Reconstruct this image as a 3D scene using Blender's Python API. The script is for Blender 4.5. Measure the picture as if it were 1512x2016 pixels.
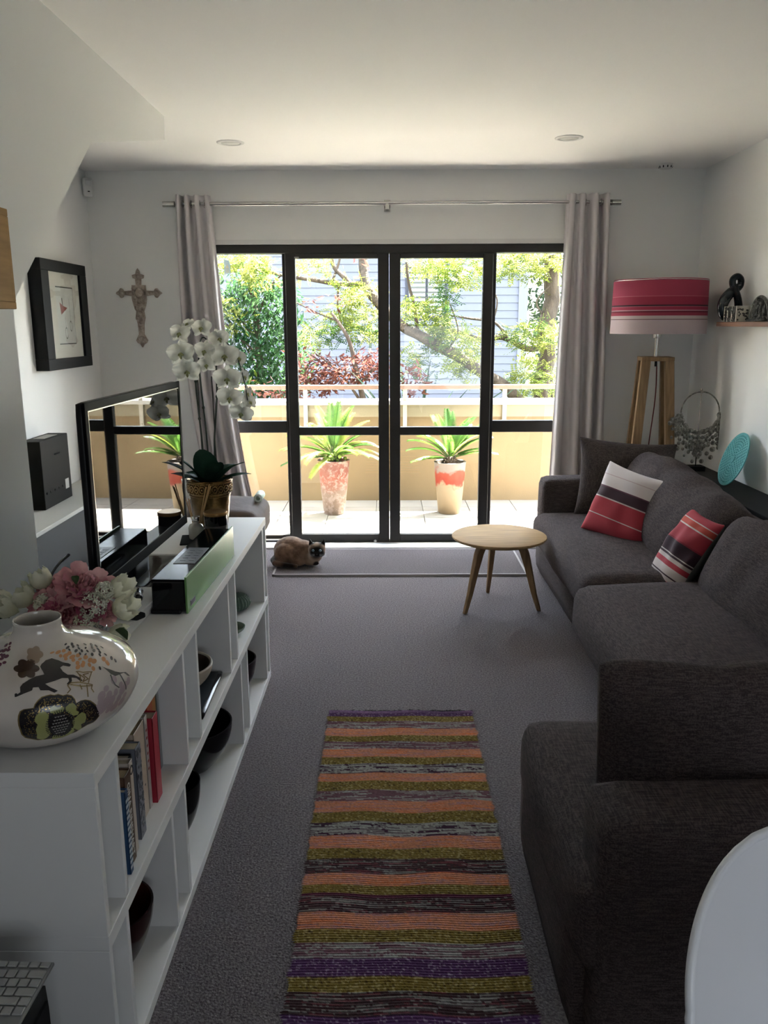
import bpy, bmesh, math, random
from mathutils import Vector, Matrix, noise, Euler
from math import sin, cos, pi, radians, sqrt, atan2
for o in list(bpy.data.objects): bpy.data.objects.remove(o)
SC = bpy.context.scene
COL = SC.collection

# ------------------------------------------------------------------ camera
cam_d = bpy.data.cameras.new('camera'); cam = bpy.data.objects.new('camera', cam_d); COL.objects.link(cam)
PITCH, YAW, ROLL = radians(12.8), radians(0.28), radians(-0.2)
fw = Vector((-sin(YAW)*cos(PITCH), cos(YAW)*cos(PITCH), -sin(PITCH)))
rt = fw.cross(Vector((0, 0, 1))).normalized(); up = rt.cross(fw)
rt, up = rt*cos(ROLL)+up*sin(ROLL), up*cos(ROLL)-rt*sin(ROLL)
cam.matrix_world = Matrix(((rt.x, up.x, -fw.x, 0), (rt.y, up.y, -fw.y, 0), (rt.z, up.z, -fw.z, 1.52), (0, 0, 0, 1)))
cam_d.sensor_fit = 'VERTICAL'; cam_d.sensor_height = 36; cam_d.lens = 1620/2016*36
cam_d.clip_start = .02; cam_d.clip_end = 200
SC.camera = cam

# ------------------------------------------------------------------ light
SC.view_settings.view_transform = 'Standard'; SC.view_settings.look = 'None'
SC.view_settings.gamma = 1; SC.view_settings.use_curve_mapping = False
SC.view_settings.exposure = 2.15
W = bpy.data.worlds.new('sky'); SC.world = W; W.use_nodes = True
nt = W.node_tree; nt.nodes.clear()
out = nt.nodes.new('ShaderNodeOutputWorld'); bg = nt.nodes.new('ShaderNodeBackground'); sk = nt.nodes.new('ShaderNodeTexSky')
sk.sky_type = 'NISHITA'; sk.sun_disc = False; sk.sun_elevation = radians(62); sk.sun_rotation = radians(45)
sk.air_density = 1.0; sk.dust_density = 1.0
bg.inputs['Strength'].default_value = .85
hs = nt.nodes.new('ShaderNodeHueSaturation'); hs.inputs['Saturation'].default_value = .45
nt.links.new(sk.outputs[0], hs.inputs['Color']); nt.links.new(hs.outputs[0], bg.inputs[0]); nt.links.new(bg.outputs[0], out.inputs[0])
sun_d = bpy.data.lights.new('sun', 'SUN'); sun = bpy.data.objects.new('sun', sun_d); COL.objects.link(sun)
sun_d.energy = 44; sun_d.angle = radians(.6); sun_d.color = (1, .95, .87)
sun.rotation_euler = Vector((-.36, -.38, -1)).to_track_quat('-Z', 'Y').to_euler(); sun.location = (4, 12, 9)
def fill_lamp(name, loc, rot, sx, sy, power, color):
    d = bpy.data.lights.new(name, 'AREA'); d.shape = 'RECTANGLE'; d.size = sx; d.size_y = sy; d.energy = power; d.color = color
    o = bpy.data.objects.new(name, d); COL.objects.link(o); o.location = loc; o.rotation_euler = rot
    return o
# added fill lamp behind the camera, in front of an opaque unseen panel
fill_lamp('rear_fill_lamp', (.9, -1.22, 1.0), (radians(90), 0, 0), 1.3, 1.0, 2.9, (.86, .93, 1))

# ------------------------------------------------------------------ materials
MATS = {}
def mat(name, col, rough=.6, metal=0, spec=.5, var=0, vscale=8, vcol=None, bump=0, bscale=80, coat=0, stretch=None, detail=4, bdist=.004, sheen=0):
    if name in MATS: return MATS[name]
    m = bpy.data.materials.new(name); m.use_nodes = True; MATS[name] = m
    n = m.node_tree.nodes; L = m.node_tree.links; b = n['Principled BSDF']
    b.inputs['Base Color'].default_value = (*col, 1); b.inputs['Roughness'].default_value = rough
    b.inputs['Metallic'].default_value = metal; b.inputs['Specular IOR Level'].default_value = spec
    b.inputs['Coat Weight'].default_value = coat; b.inputs['Sheen Weight'].default_value = sheen
    if var or vcol or bump:
        tc = n.new('ShaderNodeTexCoord'); mp = n.new('ShaderNodeMapping'); L.new(tc.outputs['Object'], mp.inputs[0])
        if stretch: mp.inputs['Scale'].default_value = stretch
    if var or vcol:
        t = n.new('ShaderNodeTexNoise'); t.inputs['Scale'].default_value = vscale; t.inputs['Detail'].default_value = detail
        L.new(mp.outputs[0], t.inputs[0])
        r = n.new('ShaderNodeValToRGB'); r.color_ramp.elements[0].position = .35; r.color_ramp.elements[1].position = .65
        c2 = vcol or tuple(min(1, c*(1+var)) for c in col); c1 = col if vcol else tuple(c*(1-var) for c in col)
        r.color_ramp.elements[0].color = (*c1, 1); r.color_ramp.elements[1].color = (*c2, 1)
        L.new(t.outputs[0], r.inputs[0]); L.new(r.outputs[0], b.inputs['Base Color'])
    if bump:
        t2 = n.new('ShaderNodeTexNoise'); t2.inputs['Scale'].default_value = bscale; t2.inputs['Detail'].default_value = 3
        L.new(mp.outputs[0], t2.inputs[0]); bp = n.new('ShaderNodeBump'); bp.inputs['Strength'].default_value = bump
        bp.inputs['Distance'].default_value = bdist
        L.new(t2.outputs[0], bp.inputs['Height']); L.new(bp.outputs[0], b.inputs['Normal'])
    return m
def stripes(name, stops, axis, lo, hi, rough=.85, bump=.2):
    """woven fabric in bands along one local axis; stops = [(position 0..1, colour)]"""
    m = bpy.data.materials.new(name); m.use_nodes = True; MATS[name] = m
    n = m.node_tree.nodes; L = m.node_tree.links; b = n['Principled BSDF']; b.inputs['Roughness'].default_value = rough
    tc = n.new('ShaderNodeTexCoord'); sp = n.new('ShaderNodeSeparateXYZ'); L.new(tc.outputs['Object'], sp.inputs[0])
    mr = n.new('ShaderNodeMapRange'); mr.inputs[1].default_value = lo; mr.inputs[2].default_value = hi
    L.new(sp.outputs['XYZ'.index(axis)], mr.inputs[0])
    r = n.new('ShaderNodeValToRGB'); r.color_ramp.interpolation = 'CONSTANT'
    e = r.color_ramp.elements
    while len(e) > 1: e.remove(e[-1])
    e[0].position = 0; e[0].color = (*stops[0][1], 1)
    for p, c in stops[1:]:
        k = e.new(p); k.color = (*c, 1)
    L.new(mr.outputs[0], r.inputs[0]); L.new(r.outputs[0], b.inputs['Base Color'])
    t = n.new('ShaderNodeTexNoise'); t.inputs['Scale'].default_value = 300; L.new(tc.outputs['Object'], t.inputs[0])
    bp = n.new('ShaderNodeBump'); bp.inputs['Strength'].default_value = bump; bp.inputs['Distance'].default_value = .002
    L.new(t.outputs[0], bp.inputs['Height']); L.new(bp.outputs[0], b.inputs['Normal'])
    return m
def colour_attr(name, rough=.9, bump=.5, bscale=400):
    m = bpy.data.materials.new(name); m.use_nodes = True
    n = m.node_tree.nodes; L = m.node_tree.links; b = n['Principled BSDF']; b.inputs['Roughness'].default_value = rough
    a = n.new('ShaderNodeVertexColor'); a.layer_name = 'Col'; L.new(a.outputs[0], b.inputs['Base Color'])
    b.inputs['Specular IOR Level'].default_value = .1
    tc = n.new('ShaderNodeTexCoord'); t = n.new('ShaderNodeTexNoise'); t.inputs['Scale'].default_value = bscale; L.new(tc.outputs['Object'], t.inputs[0])
    bp = n.new('ShaderNodeBump'); bp.inputs['Strength'].default_value = bump; bp.inputs['Distance'].default_value = .003
    L.new(t.outputs[0], bp.inputs['Height']); L.new(bp.outputs[0], b.inputs['Normal'])
    return m
def leaf_mat(name, col, col2, trans=.5, rough=.5, scale=3):
    m = bpy.data.materials.new(name); m.use_nodes = True
    n = m.node_tree.nodes; L = m.node_tree.links; n.remove(n['Principled BSDF']); o = n['Material Output']
    tc = n.new('ShaderNodeTexCoord'); t = n.new('ShaderNodeTexNoise'); t.inputs['Scale'].default_value = scale; t.inputs['Detail'].default_value = 6
    L.new(tc.outputs['Object'], t.inputs[0])
    r = n.new('ShaderNodeValToRGB'); r.color_ramp.elements[0].position = .38; r.color_ramp.elements[1].position = .62
    r.color_ramp.elements[0].color = (*col, 1); r.color_ramp.elements[1].color = (*col2, 1); L.new(t.outputs[0], r.inputs[0])
    d = n.new('ShaderNodeBsdfDiffuse'); tr = n.new('ShaderNodeBsdfTranslucent'); g = n.new('ShaderNodeBsdfGlossy'); g.inputs['Roughness'].default_value = rough
    L.new(r.outputs[0], d.inputs[0]); L.new(r.outputs[0], tr.inputs[0])
    mx = n.new('ShaderNodeMixShader'); mx.inputs[0].default_value = trans; L.new(d.outputs[0], mx.inputs[1]); L.new(tr.outputs[0], mx.inputs[2])
    m2 = n.new('ShaderNodeMixShader'); m2.inputs[0].default_value = .02; L.new(mx.outputs[0], m2.inputs[1]); L.new(g.outputs[0], m2.inputs[2])
    L.new(m2.outputs[0], o.inputs[0]); return m
def pane_mat(name, tint=(1, 1, 1), ior=1.45):
    m = bpy.data.materials.new(name); m.use_nodes = True
    n = m.node_tree.nodes; L = m.node_tree.links; n.remove(n['Principled BSDF']); o = n['Material Output']
    # Schlick reflectance from the angle to the pane, the same from either side of it
    ge = n.new('ShaderNodeNewGeometry'); dt = n.new('ShaderNodeVectorMath'); dt.operation = 'DOT_PRODUCT'; L.new(ge.outputs['Incoming'], dt.inputs[0]); L.new(ge.outputs['True Normal'], dt.inputs[1])
    def mth(op, a, b=None):
        q = n.new('ShaderNodeMath'); q.operation = op
        for i, v in enumerate((a, b)):
            if v is None: continue
            if hasattr(v, 'links'): L.new(v, q.inputs[i])
            else: q.inputs[i].default_value = v
        return q.outputs[0]
    fac = mth('ADD', mth('MULTIPLY', mth('POWER', mth('SUBTRACT', 1.0, mth('ABSOLUTE', dt.outputs['Value'])), 5.0), .93), .035)
    t = n.new('ShaderNodeBsdfTransparent'); t.inputs[0].default_value = (*tint, 1); g = n.new('ShaderNodeBsdfGlossy'); g.inputs['Roughness'].default_value = 0
    mx = n.new('ShaderNodeMixShader'); L.new(fac, mx.inputs[0]); L.new(t.outputs[0], mx.inputs[1]); L.new(g.outputs[0], mx.inputs[2]); L.new(mx.outputs[0], o.inputs[0])
    return m
wall_m = mat('painted_wall', (.80, .80, .785), .75, bump=.05, bscale=120, spec=.2)
ceil_m = mat('painted_ceiling', (.86, .85, .835), .8, spec=.2)
white_m = mat('white_lacquer', (.70, .70, .69), .5, spec=.22)
black_m = mat('black_plastic', (.007, .007, .008), .4, spec=.25)
blackmatt_m = mat('black_matt', (.010, .010, .0105), .7, spec=.15)
gloss_m = mat('black_gloss', (.004, .004, .005), .05, spec=.35)
alu_m = mat('dark_aluminium', (.034, .031, .029), .5, spec=.3)
steel_m = mat('brushed_steel', (.55, .54, .52), .25, metal=1)
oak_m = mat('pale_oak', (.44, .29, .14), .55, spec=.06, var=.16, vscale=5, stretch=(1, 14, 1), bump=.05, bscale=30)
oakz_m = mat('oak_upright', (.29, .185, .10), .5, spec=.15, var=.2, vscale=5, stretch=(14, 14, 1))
glass_m = pane_mat('window_glass', (.97, .985, .975))

# ------------------------------------------------------------------ builders
def obj(name, bm, m, parent=None, smooth=False, mods=(), sharp=None):
    if isinstance(bm, bpy.types.Mesh): me = bm
    else:
        bmesh.ops.recalc_face_normals(bm, faces=bm.faces)
        me = bpy.data.meshes.new(name); bm.to_mesh(me); bm.free()
    if m is not None:
        for mm in (m if isinstance(m, (list, tuple)) else [m]): me.materials.append(mm)
    if smooth:
        for p in me.polygons: p.use_smooth = True
    o = bpy.data.objects.new(name, me); COL.objects.link(o)
    if parent: o.parent = parent
    for t, kw in mods:
        md = o.modifiers.new(t.lower(), t)
        for k, v in kw.items(): setattr(md, k, v)
    if sharp is not None and smooth: me.set_sharp_from_angle(angle=radians(sharp))
    return o
BEV = lambda w, s=2: [('BEVEL', dict(width=w, segments=s, limit_method='ANGLE'))]
SUB = lambda n=2: [('SUBSURF', dict(levels=n, render_levels=n))]
GROUPS = dict(downlight='recessed downlights in the ceiling', curtain='curtains on the steel rod', scatter_cushion='scatter cushions on the sofa', book='books on the middle shelf', bowl='bowls in the shelf unit', cable='cables on the shelf top', potted_cycad='sago palms in pots on the balcony')
def thing(name, label, cat, loc=(0, 0, 0), rz=0, group=None):
    group = group or GROUPS.get(name)
    o = bpy.data.objects.new(name, None); COL.objects.link(o); o.empty_display_size = .05
    o.location = loc; o.rotation_euler = (0, 0, rz); o['label'] = label; o['category'] = cat
    if group: o['group'] = group
    return o
def tag(o, label, cat, group=None, loc=None, rz=None):
    o['label'] = label; o['category'] = cat
    if group: o['group'] = group
    if loc: o.location = loc
    if rz is not None: o.rotation_euler = (0, 0, rz)
    return o
def struct(name, bm, m, **k):
    o = obj(name, bm, m, **k); o['kind'] = 'structure'; return o
def dup(root, loc=None, rz=None, label=None):
    r = root.copy(); COL.objects.link(r)
    if loc: r.location = loc
    if rz is not None: r.rotation_euler = (0, 0, rz)
    if label: r['label'] = label
    for ch in list(root.children):
        c = ch.copy(); COL.objects.link(c); c.parent = r
        for g in list(ch.children):
            d = g.copy(); COL.objects.link(d); d.parent = c
    return r
def B(): return bmesh.new()
def box(bm, x0, x1, y0, y1, z0, z1, M=None):
    r = bmesh.ops.create_cube(bm, size=1)
    T = Matrix.Translation(((x0+x1)/2, (y0+y1)/2, (z0+z1)/2)) @ Matrix.Diagonal((abs(x1-x0), abs(y1-y0), abs(z1-z0), 1))
    if M is not None: T = M @ T
    bmesh.ops.transform(bm, matrix=T, verts=r['verts']); return bm
def bx(*a, M=None): return box(B(), *a, M=M)
def prism(bm, pts, f0, f1):
    """closed polygon pts (list of 2D) swept between f0(p) and f1(p)"""
    a = [bm.verts.new(f0(p)) for p in pts]; b = [bm.verts.new(f1(p)) for p in pts]
    n = len(pts)
    for i in range(n): bm.faces.new((a[i], a[(i+1) % n], b[(i+1) % n], b[i]))
    bm.faces.new(a[::-1]); bm.faces.new(b); return bm
def lathe(prof, seg=48, bm=None, c=(0, 0, 0), close=False):
    bm = bm or B(); rings = []
    for r, z in prof:
        if r < 1e-6: rings.append([bm.verts.new((c[0], c[1], c[2]+z))])
        else: rings.append([bm.verts.new((c[0]+r*cos(2*pi*i/seg), c[1]+r*sin(2*pi*i/seg), c[2]+z)) for i in range(seg)])
    for a, b in zip(rings, rings[1:]):
        for i in range(seg):
            j = (i+1) % seg
            if len(a) == 1 and len(b) == 1: continue
            if len(a) == 1: bm.faces.new((a[0], b[i], b[j]))
            elif len(b) == 1: bm.faces.new((a[i], a[j], b[0]))
            else: bm.faces.new((a[i], a[j], b[j], b[i]))
    return bm
def cyl(bm, p, q, r0, r1=None, seg=16, caps=True):
    return tube(bm, [p, q], [r0, r0 if r1 is None else r1], seg, caps)
def tube(bm, pts, rad, seg=8, caps=True, closed=False):
    pts = [Vector(p) for p in pts]; n = len(pts)
    if not isinstance(rad, (list, tuple)): rad = [rad]*n
    rings = []; prev = None
    for i, p in enumerate(pts):
        if closed: d = pts[(i+1) % n]-pts[i-1]
        else: d = pts[min(i+1, n-1)]-pts[max(i-1, 0)]
        if d.length < 1e-9: d = Vector((0, 0, 1))
        d.normalize()
        if prev is None:
            a = d.orthogonal().normalized()
        else:
            a = prev-d*prev.dot(d)
            if a.length < 1e-6: a = d.orthogonal()
            a.normalize()
        prev = a; b = d.cross(a)
        rings.append([bm.verts.new(p+(a*cos(2*pi*k/seg)+b*sin(2*pi*k/seg))*rad[i]) for k in range(seg)])
    for i in range(n if closed else n-1):
        A, C = rings[i], rings[(i+1) % n]
        for k in range(seg):
            try: bm.faces.new((A[k], A[(k+1) % seg], C[(k+1) % seg], C[k]))
            except ValueError: pass
    if caps and not closed: bm.faces.new(rings[0][::-1]); bm.faces.new(rings[-1])
    return bm
def ball(bm, c, r, seg=12, M=None):
    r3 = r if isinstance(r, (list, tuple)) else (r, r, r)
    g = bmesh.ops.create_uvsphere(bm, u_segments=seg, v_segments=max(6, seg*2//3), radius=1)
    T = Matrix.Translation(c) @ (M if M is not None else Matrix.Identity(4)) @ Matrix.Diagonal((*r3, 1))
    bmesh.ops.transform(bm, matrix=T, verts=g['verts']); return bm
def softbox(sx, sy, sz, r, n=(14, 14, 8), bulge=(0, 0, 0), nz=0, nscale=4, seed=0, wr=0):
    """upholstered block centred on the origin: rounded edges, swollen faces, soft unevenness"""
    bm = B(); h = (sx/2, sy/2, sz/2); cache = {}
    def vert(i, j, k):
        key = (i, j, k)
        if key in cache: return cache[key]
        u = Vector((2*i/n[0]-1, 2*j/n[1]-1, 2*k/n[2]-1))
        p = Vector((u.x*h[0], u.y*h[1], u.z*h[2]))
        q = Vector([max(-h[a]+r, min(h[a]-r, p[a])) for a in range(3)])
        d = p-q
        # spread samples near the edges: project to rounded surface
        if d.length > 1e-9: p = q+d.normalized()*r
        for a in range(3):
            b, c = (a+1) % 3, (a+2) % 3
            p[a] += u[a]*abs(u[a])*bulge[a]*(1-u[b]**2)*(1-u[c]**2)
        if nz:
            o = Vector((seed*7.3, seed*3.1, seed))
            p += Vector((noise.noise(p*nscale+o), noise.noise(p*nscale+o+Vector((9, 0, 0))), noise.noise(p*nscale+o+Vector((0, 9, 0)))))*nz
        if wr:
            p += Vector((0, 0, 1))*wr*noise.noise(Vector((p.x*3+seed, p.y*14, p.z*6)))
        cache[key] = bm.verts.new(p); return cache[key]
    def face(ax, side):
        b, c = (ax+1) % 3, (ax+2) % 3
        for i in range(n[b]):
            for j in range(n[c]):
                q = []
                for (di, dj) in ((0, 0), (1, 0), (1, 1), (0, 1)):
                    idx = [0, 0, 0]; idx[ax] = n[ax]*side; idx[b] = i+di; idx[c] = j+dj; q.append(vert(*idx))
                bm.faces.new(q)
    for a in range(3):
        for s in (0, 1): face(a, s)
    return bm
def pillow(w, h, t, n=18, seed=0, pinch=.12, wr=.006):
    """scatter cushion in local XY with thickness along Z, pulled-in edges and pointed corners"""
    bm = B(); top = {}; bot = {}
    for i in range(n+1):
        for j in range(n+1):
            u, v = 2*i/n-1, 2*j/n-1
            x = u*w/2*(1-pinch*(1-v*v)*abs(u)**3*.8); y = v*h/2*(1-pinch*(1-u*u)*abs(v)**3*.8)
            e = (max(0, 1-abs(u)**2.4)*max(0, 1-abs(v)**2.4))**.55
            z = t/2*e
            w1 = wr*noise.noise(Vector((u*2.2+seed, v*2.2, seed)))*(e**.5)*2
            edge = i in (0, n) or j in (0, n)
            top[i, j] = bm.verts.new((x, y, z+w1))
            bot[i, j] = top[i, j] if edge else bm.verts.new((x, y, -z+w1))
    for i in range(n):
        for j in range(n):
            bm.faces.new((top[i, j], top[i+1, j], top[i+1, j+1], top[i, j+1]))
            try: bm.faces.new((bot[i, j], bot[i, j+1], bot[i+1, j+1], bot[i+1, j]))
            except ValueError: pass
    return bm
def grid_surface(f, nu, nv, bm=None):
    bm = bm or B(); V = [[bm.verts.new(f(i/nu, j/nv)) for j in range(nv+1)] for i in range(nu+1)]
    for i in range(nu):
        for j in range(nv): bm.faces.new((V[i][j], V[i+1][j], V[i+1][j+1], V[i][j+1]))
    return bm
def facing(d, upv=Vector((0, 0, 1))):
    """rotation whose local Z looks along d and local Y leans to upv"""
    z = Vector(d).normalized(); x = Vector(upv).cross(z)
    if x.length < 1e-6: x = Vector((1, 0, 0))
    x.normalize(); y = z.cross(x)
    return Matrix((x, y, z)).transposed().to_4x4()
def raw(name, verts, faces, m, parent=None, smooth=False):
    me = bpy.data.meshes.new(name); me.from_pydata(verts, [], faces); me.update()
    return obj(name, me, m, parent, smooth)
def text_mesh(name, body, size, m, parent, M):
    cu = bpy.data.curves.new(name, 'FONT'); cu.body = body; cu.size = size; cu.extrude = .0003; cu.align_x = 'CENTER'; cu.align_y = 'CENTER'; cu.resolution_u = 2
    tmp = bpy.data.objects.new(name, cu); COL.objects.link(tmp); bpy.context.view_layer.update()
    me = bpy.data.meshes.new_from_object(tmp.evaluated_get(bpy.context.evaluated_depsgraph_get())); bpy.data.objects.remove(tmp); bpy.data.curves.remove(cu)
    me.name = name; me.materials.clear(); o = obj(name, me, m, parent); o.matrix_local = M; return o
def flat(bm, pts, f):
    """a filled flat outline: pts 2D -> f(p) 3D"""
    vs = [bm.verts.new(f(p)) for p in pts]
    bm.faces.new(vs); return bm
# ================================================================== the room
XL, XR, YB, ZC = -1.96, 2.06, 5.68, 2.5
carpet_m = mat('loop_carpet', (.090, .079, .082), .95, vcol=(.195, .171, .178), vscale=140, bump=.9, bscale=170, spec=.1, bdist=.006)
struct('floor', bx(XL-.2, XR+.2, -1.35, YB-.14, -.1, 0), carpet_m)
struct('ceiling', bx(XL-.2, XR+.2, -1.35, YB+.2, ZC, ZC+.12), ceil_m)
struct('wall_left', bx(XL-.15, XL, -1.35, YB+.2, -.1, ZC+.05), wall_m)
struct('wall_right', bx(XR, XR+.15, -1.35, YB+.2, -.1, ZC+.05), wall_m)
wf = B()
for a in ((XL, -.15, -.1, ZC), (1.65, XR, -.1, ZC), (-.15, 1.65, -.1, .5), (-.15, 1.65, 1.5, ZC)):
    box(wf, a[0], a[1], -1.4, -1.25, a[2], a[3])
struct('wall_front', wf, mat('kitchen_wall', (.14, .135, .13), .7))
struct('lamp_backing_panel', bx(-.15, 1.65, -1.36, -1.32, .5, 1.5), mat('panel_white', (.6, .6, .6), .8))  # opaque unseen slab added to close the opening behind the fill lamp
wb = B(); DX0, DX1, DZ = -1.24, 1.27, 2.04
box(wb, XL, DX0, YB, YB+.2, -.1, ZC); box(wb, DX1, XR, YB, YB+.2, -.1, ZC); box(wb, DX0, DX1, YB, YB+.2, DZ, ZC)
struct('wall_back', wb, wall_m)
# side wall of the stair: runs up beside the flight, open below the stringer
sp = [(-1.3, 0), (2.42, 0), (2.42, 1.585), (3.19, 2.165), (4.255, 2.392), (4.27, ZC), (-1.3, ZC)]
struct('wall_stair', prism(B(), sp, lambda p: (-1.07, p[0], p[1]), lambda p: (-1.17, p[0], p[1])), wall_m)
# low boxed ledge along the left wall
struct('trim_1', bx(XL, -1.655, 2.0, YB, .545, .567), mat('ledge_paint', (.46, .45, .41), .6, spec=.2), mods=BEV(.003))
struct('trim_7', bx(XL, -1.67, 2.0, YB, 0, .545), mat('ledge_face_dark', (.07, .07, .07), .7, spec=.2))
struct('trim_2', bx(DX0-.03, DX1+.03, YB-.012, YB, DZ, DZ+.03), white_m)                  # head trim over the doors
struct('trim_3', bx(DX0, DX1, 5.53, YB-.005, -.02, .012), mat('sill_white', (.8, .8, .8), .35), mods=BEV(.004))       # door sill
# baseboards
bs = mat('baseboard_white', (.72, .72, .71), .45)
struct('baseboard_left', bx(XL, DX0-.02, YB-.015, YB, 0, .09), bs); struct('baseboard_back', bx(DX1+.02, XR, YB-.015, YB, 0, .09), bs)
struct('baseboard_right', bx(XR-.015, XR, -1.2, YB-.015, 0, .09), bs)
# ---- sliding doors
door = bpy.data.objects.new('door_1', None); COL.objects.link(door); door['kind'] = 'structure'; door.location = (0, YB, 0)
def dpart(name, boxes, parent=None, m=alu_m):
    b = B()
    for (x0, x1, y0, y1, z0, z1) in boxes: box(b, x0, x1, y0, y1, z0, z1)
    return obj(name, b, m, parent or door, mods=BEV(.003, 1) if m is alu_m else ())
dpart('door_frame', [(DX0, DX1, 0, .11, 1.985, DZ), (DX0, DX0+.06, 0, .11, 0, 1.985), (DX1-.06, DX1, 0, .11, 0, 1.985), (DX0, DX1, -.0, .11, 0, .022),
                     (-.705, -.65, .05, .11, .022, 1.985), (.675, .73, .05, .11, .022, 1.985)])
for x0, x1 in ((DX0+.06, -.705), (.73, DX1-.06)):
    r = dpart('fixed_light', [(x0, x1, .055, .105, .787, .868), (x0, x1, .055, .105, .022, .05)])
    dpart('pane', [(x0, x1, .078, .084, .868, 1.985)], r, glass_m); dpart('pane', [(x0, x1, .078, .084, .05, .787)], r, glass_m)
for x0, x1, g0, g1 in ((-.68, .0105, -.612, -.063), (.0135, .703, .087, .636)):
    r = dpart('sliding_sash', [(x0, g0, -.002, .046, .012, 1.983), (g1, x1, -.002, .046, .012, 1.983), (g0, g1, -.002, .046, 1.951, 1.983),
                               (g0, g1, -.002, .046, .775, .831), (g0, g1, -.002, .046, .012, .066)])
    dpart('pane', [(g0, g1, .019, .025, .831, 1.951)], r, glass_m); dpart('pane', [(g0, g1, .019, .025, .066, .775)], r, glass_m)
k = B(); ball(k, (-.09, -.012, .02), (.012, .012, .01)); obj('door_stop', k, mat('white_plastic', (.8, .8, .8), .4), door, True)
st = B(); prism(st, [(-.02, 0), (.022, 0), (.022, .062), (.016, .085), (-.02, .093)], lambda p: (-1.078+p[0], .0765, 1.86+p[1]), lambda p: (-1.078+p[0], .0775, 1.86+p[1]))
s_ = obj('warning_sticker', st, leaf_mat('sticker_grey', (.45, .50, .50), (.5, .54, .54), .6, .5, 3), door); s_['label'] = 'grey security sticker on glass'
tg = B(); flat(tg, [(-.012, .035), (.014, .035), (.001, .062)], lambda p: (-1.078+p[0], .0762, 1.86+p[1]))
for q in range(4): flat(tg, [(-.012, .008+q*.006), (.014, .008+q*.006), (.014, .011+q*.006), (-.012, .011+q*.006)], lambda p: (-1.078+p[0], .0762, 1.86+p[1]))
obj('warning_print', tg, mat('sticker_print', (.7, .62, .4), .5), s_)
dl = B(); box(dl, -.615, -.585, -.006, 0, 1.953, 1.962); obj('rating_label', dl, mat('label_grey', (.5, .5, .48), .5), door)

# ---- mat by the door (carpet offcut)
mat_m = mat('mat_carpet', (.066, .058, .061), .95, vcol=(.135, .12, .125), vscale=150, bump=.8, bscale=170, spec=.1)
mt = thing('door_mat', 'flat grey carpet mat with bound edge lying along the glass doors', 'mat', (.055, 5.19, 0))
obj('pile', bx(-.765, .80, -.295, .285, .001, .013), mat_m, mt)
e = B()
for (x0, x1, y0, y1) in ((-.775, .81, -.305, -.293), (-.775, .81, .283, .293), (-.775, -.763, -.305, .293), (.798, .81, -.305, .293)): box(e, x0, x1, y0, y1, .0, .0145)
obj('binding', e, mat('binding_tape', (.30, .28, .28), .9), mt)

# ---- rag rug, every weft row woven from its own yarn colour
R_ = random.Random(5)
purple, olive, peach, wine, grey_, mix = (.085, .036, .105), (.185, .135, .03), (.50, .215, .125), (.085, .02, .042), (.30, .30, .285), (.15, .075, .095)
bands = [('p', 3.046), ('o', 2.993), ('m', 2.949), ('c', 2.892), ('o', 2.837), ('m', 2.791), ('c', 2.733), ('o', 2.677), ('g', 2.629), ('c', 2.571), ('o', 2.515), ('m', 2.461), ('c', 2.4), ('o', 2.341), ('g', 2.284),
         ('c', 2.212), ('o', 2.153), ('d', 2.104), ('c', 2.037), ('o', 1.986), ('w', 1.951), ('d', 1.936), ('c', 1.878), ('o', 1.817), ('n', 1.769), ('p', 1.716), ('o', 1.661), ('d', 1.614), ('p', 1.546), ('o', 1.498), ('c', 1.44), ('g', 1.37), ('m', 1.32), ('o', 1.26)]
rows = []; step = .0041; L0 = 3.045
for i in range(int((L0-1.22)/step)):
    y = L0-(i+.5)*step; rows.append([s for s, yy in bands if yy >= y][-1])
N = len(rows); RW, RX = .572, .048; NX = 190
verts = []; cols = []; faces = []
for i in range(N+1):
    s = rows[min(i, N-1)]; y = L0-i*step
    for j in range(NX+1):
        x = RX-RW/2+RW*j/NX
        edge = .010*noise.noise(Vector((i*.10, 0 if j < NX/2 else 5, 0)))
        if j in (0, NX): x += edge+(.004 if i % 2 else -.004)
        wob = .006*noise.noise(Vector((x*6, i*.05, 2)))+.004*sin(x*22+i*.02)*(1 if i < N-2 else 0)
        z = .010+.0035*noise.noise(Vector((x*5, y*5, 1)))+.0016*(i % 2)
        if i == 0: z = .006
        verts.append((x, y+wob, z))
        a = noise.noise(Vector((x*11+i*3.7, i*1.9, 0)))+.35*noise.noise(Vector((x*90, i*2.9, 7))); b_ = noise.noise(Vector((x*150, i*2.3, 4)))
        c = {'p': purple, 'o': olive, 'c': peach, 'w': wine, 'g': grey_, 'm': mix, 'd': (.055, .03, .032), 'n': mix}[s]
        f = 1+.5*b_
        if s in 'mn' and a > (.12 if s == 'm' else .0): c = grey_
        if s == 'g' and a < -.08: c = (.05, .02, .04)
        if s == 'd': c = (.20, .19, .18) if a > .2 else ((.14, .04, .05) if a < -.3 else c)
        if s == 'c' and a > .26: c = (.36, .19, .19)
        if s == 'c' and a < -.3: c = (.55, .17, .07)
        if s == 'o' and b_ > .30: c = (.30, .25, .11)
        if s == 'o' and b_ < -.36: c = (.09, .06, .02)
        if s == 'p' and b_ > .34: c = (.22, .17, .24)
        if i < 6: c = (.17, .10, .19)
        cols.append(tuple(max(0, q*f) for q in c)+(1,))
for i in range(N):
    for j in range(NX):
        p = i*(NX+1)+j; faces.append((p, p+NX+1, p+NX+2, p+1))
rug_m = colour_attr('woven_rag', .95, .6, 500)
rug = raw('rag_rug', verts, faces, rug_m)
ca = rug.data.color_attributes.new('Col', 'FLOAT_COLOR', 'POINT')
ca.data.foreach_set('color', [q for c in cols for q in c])
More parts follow.
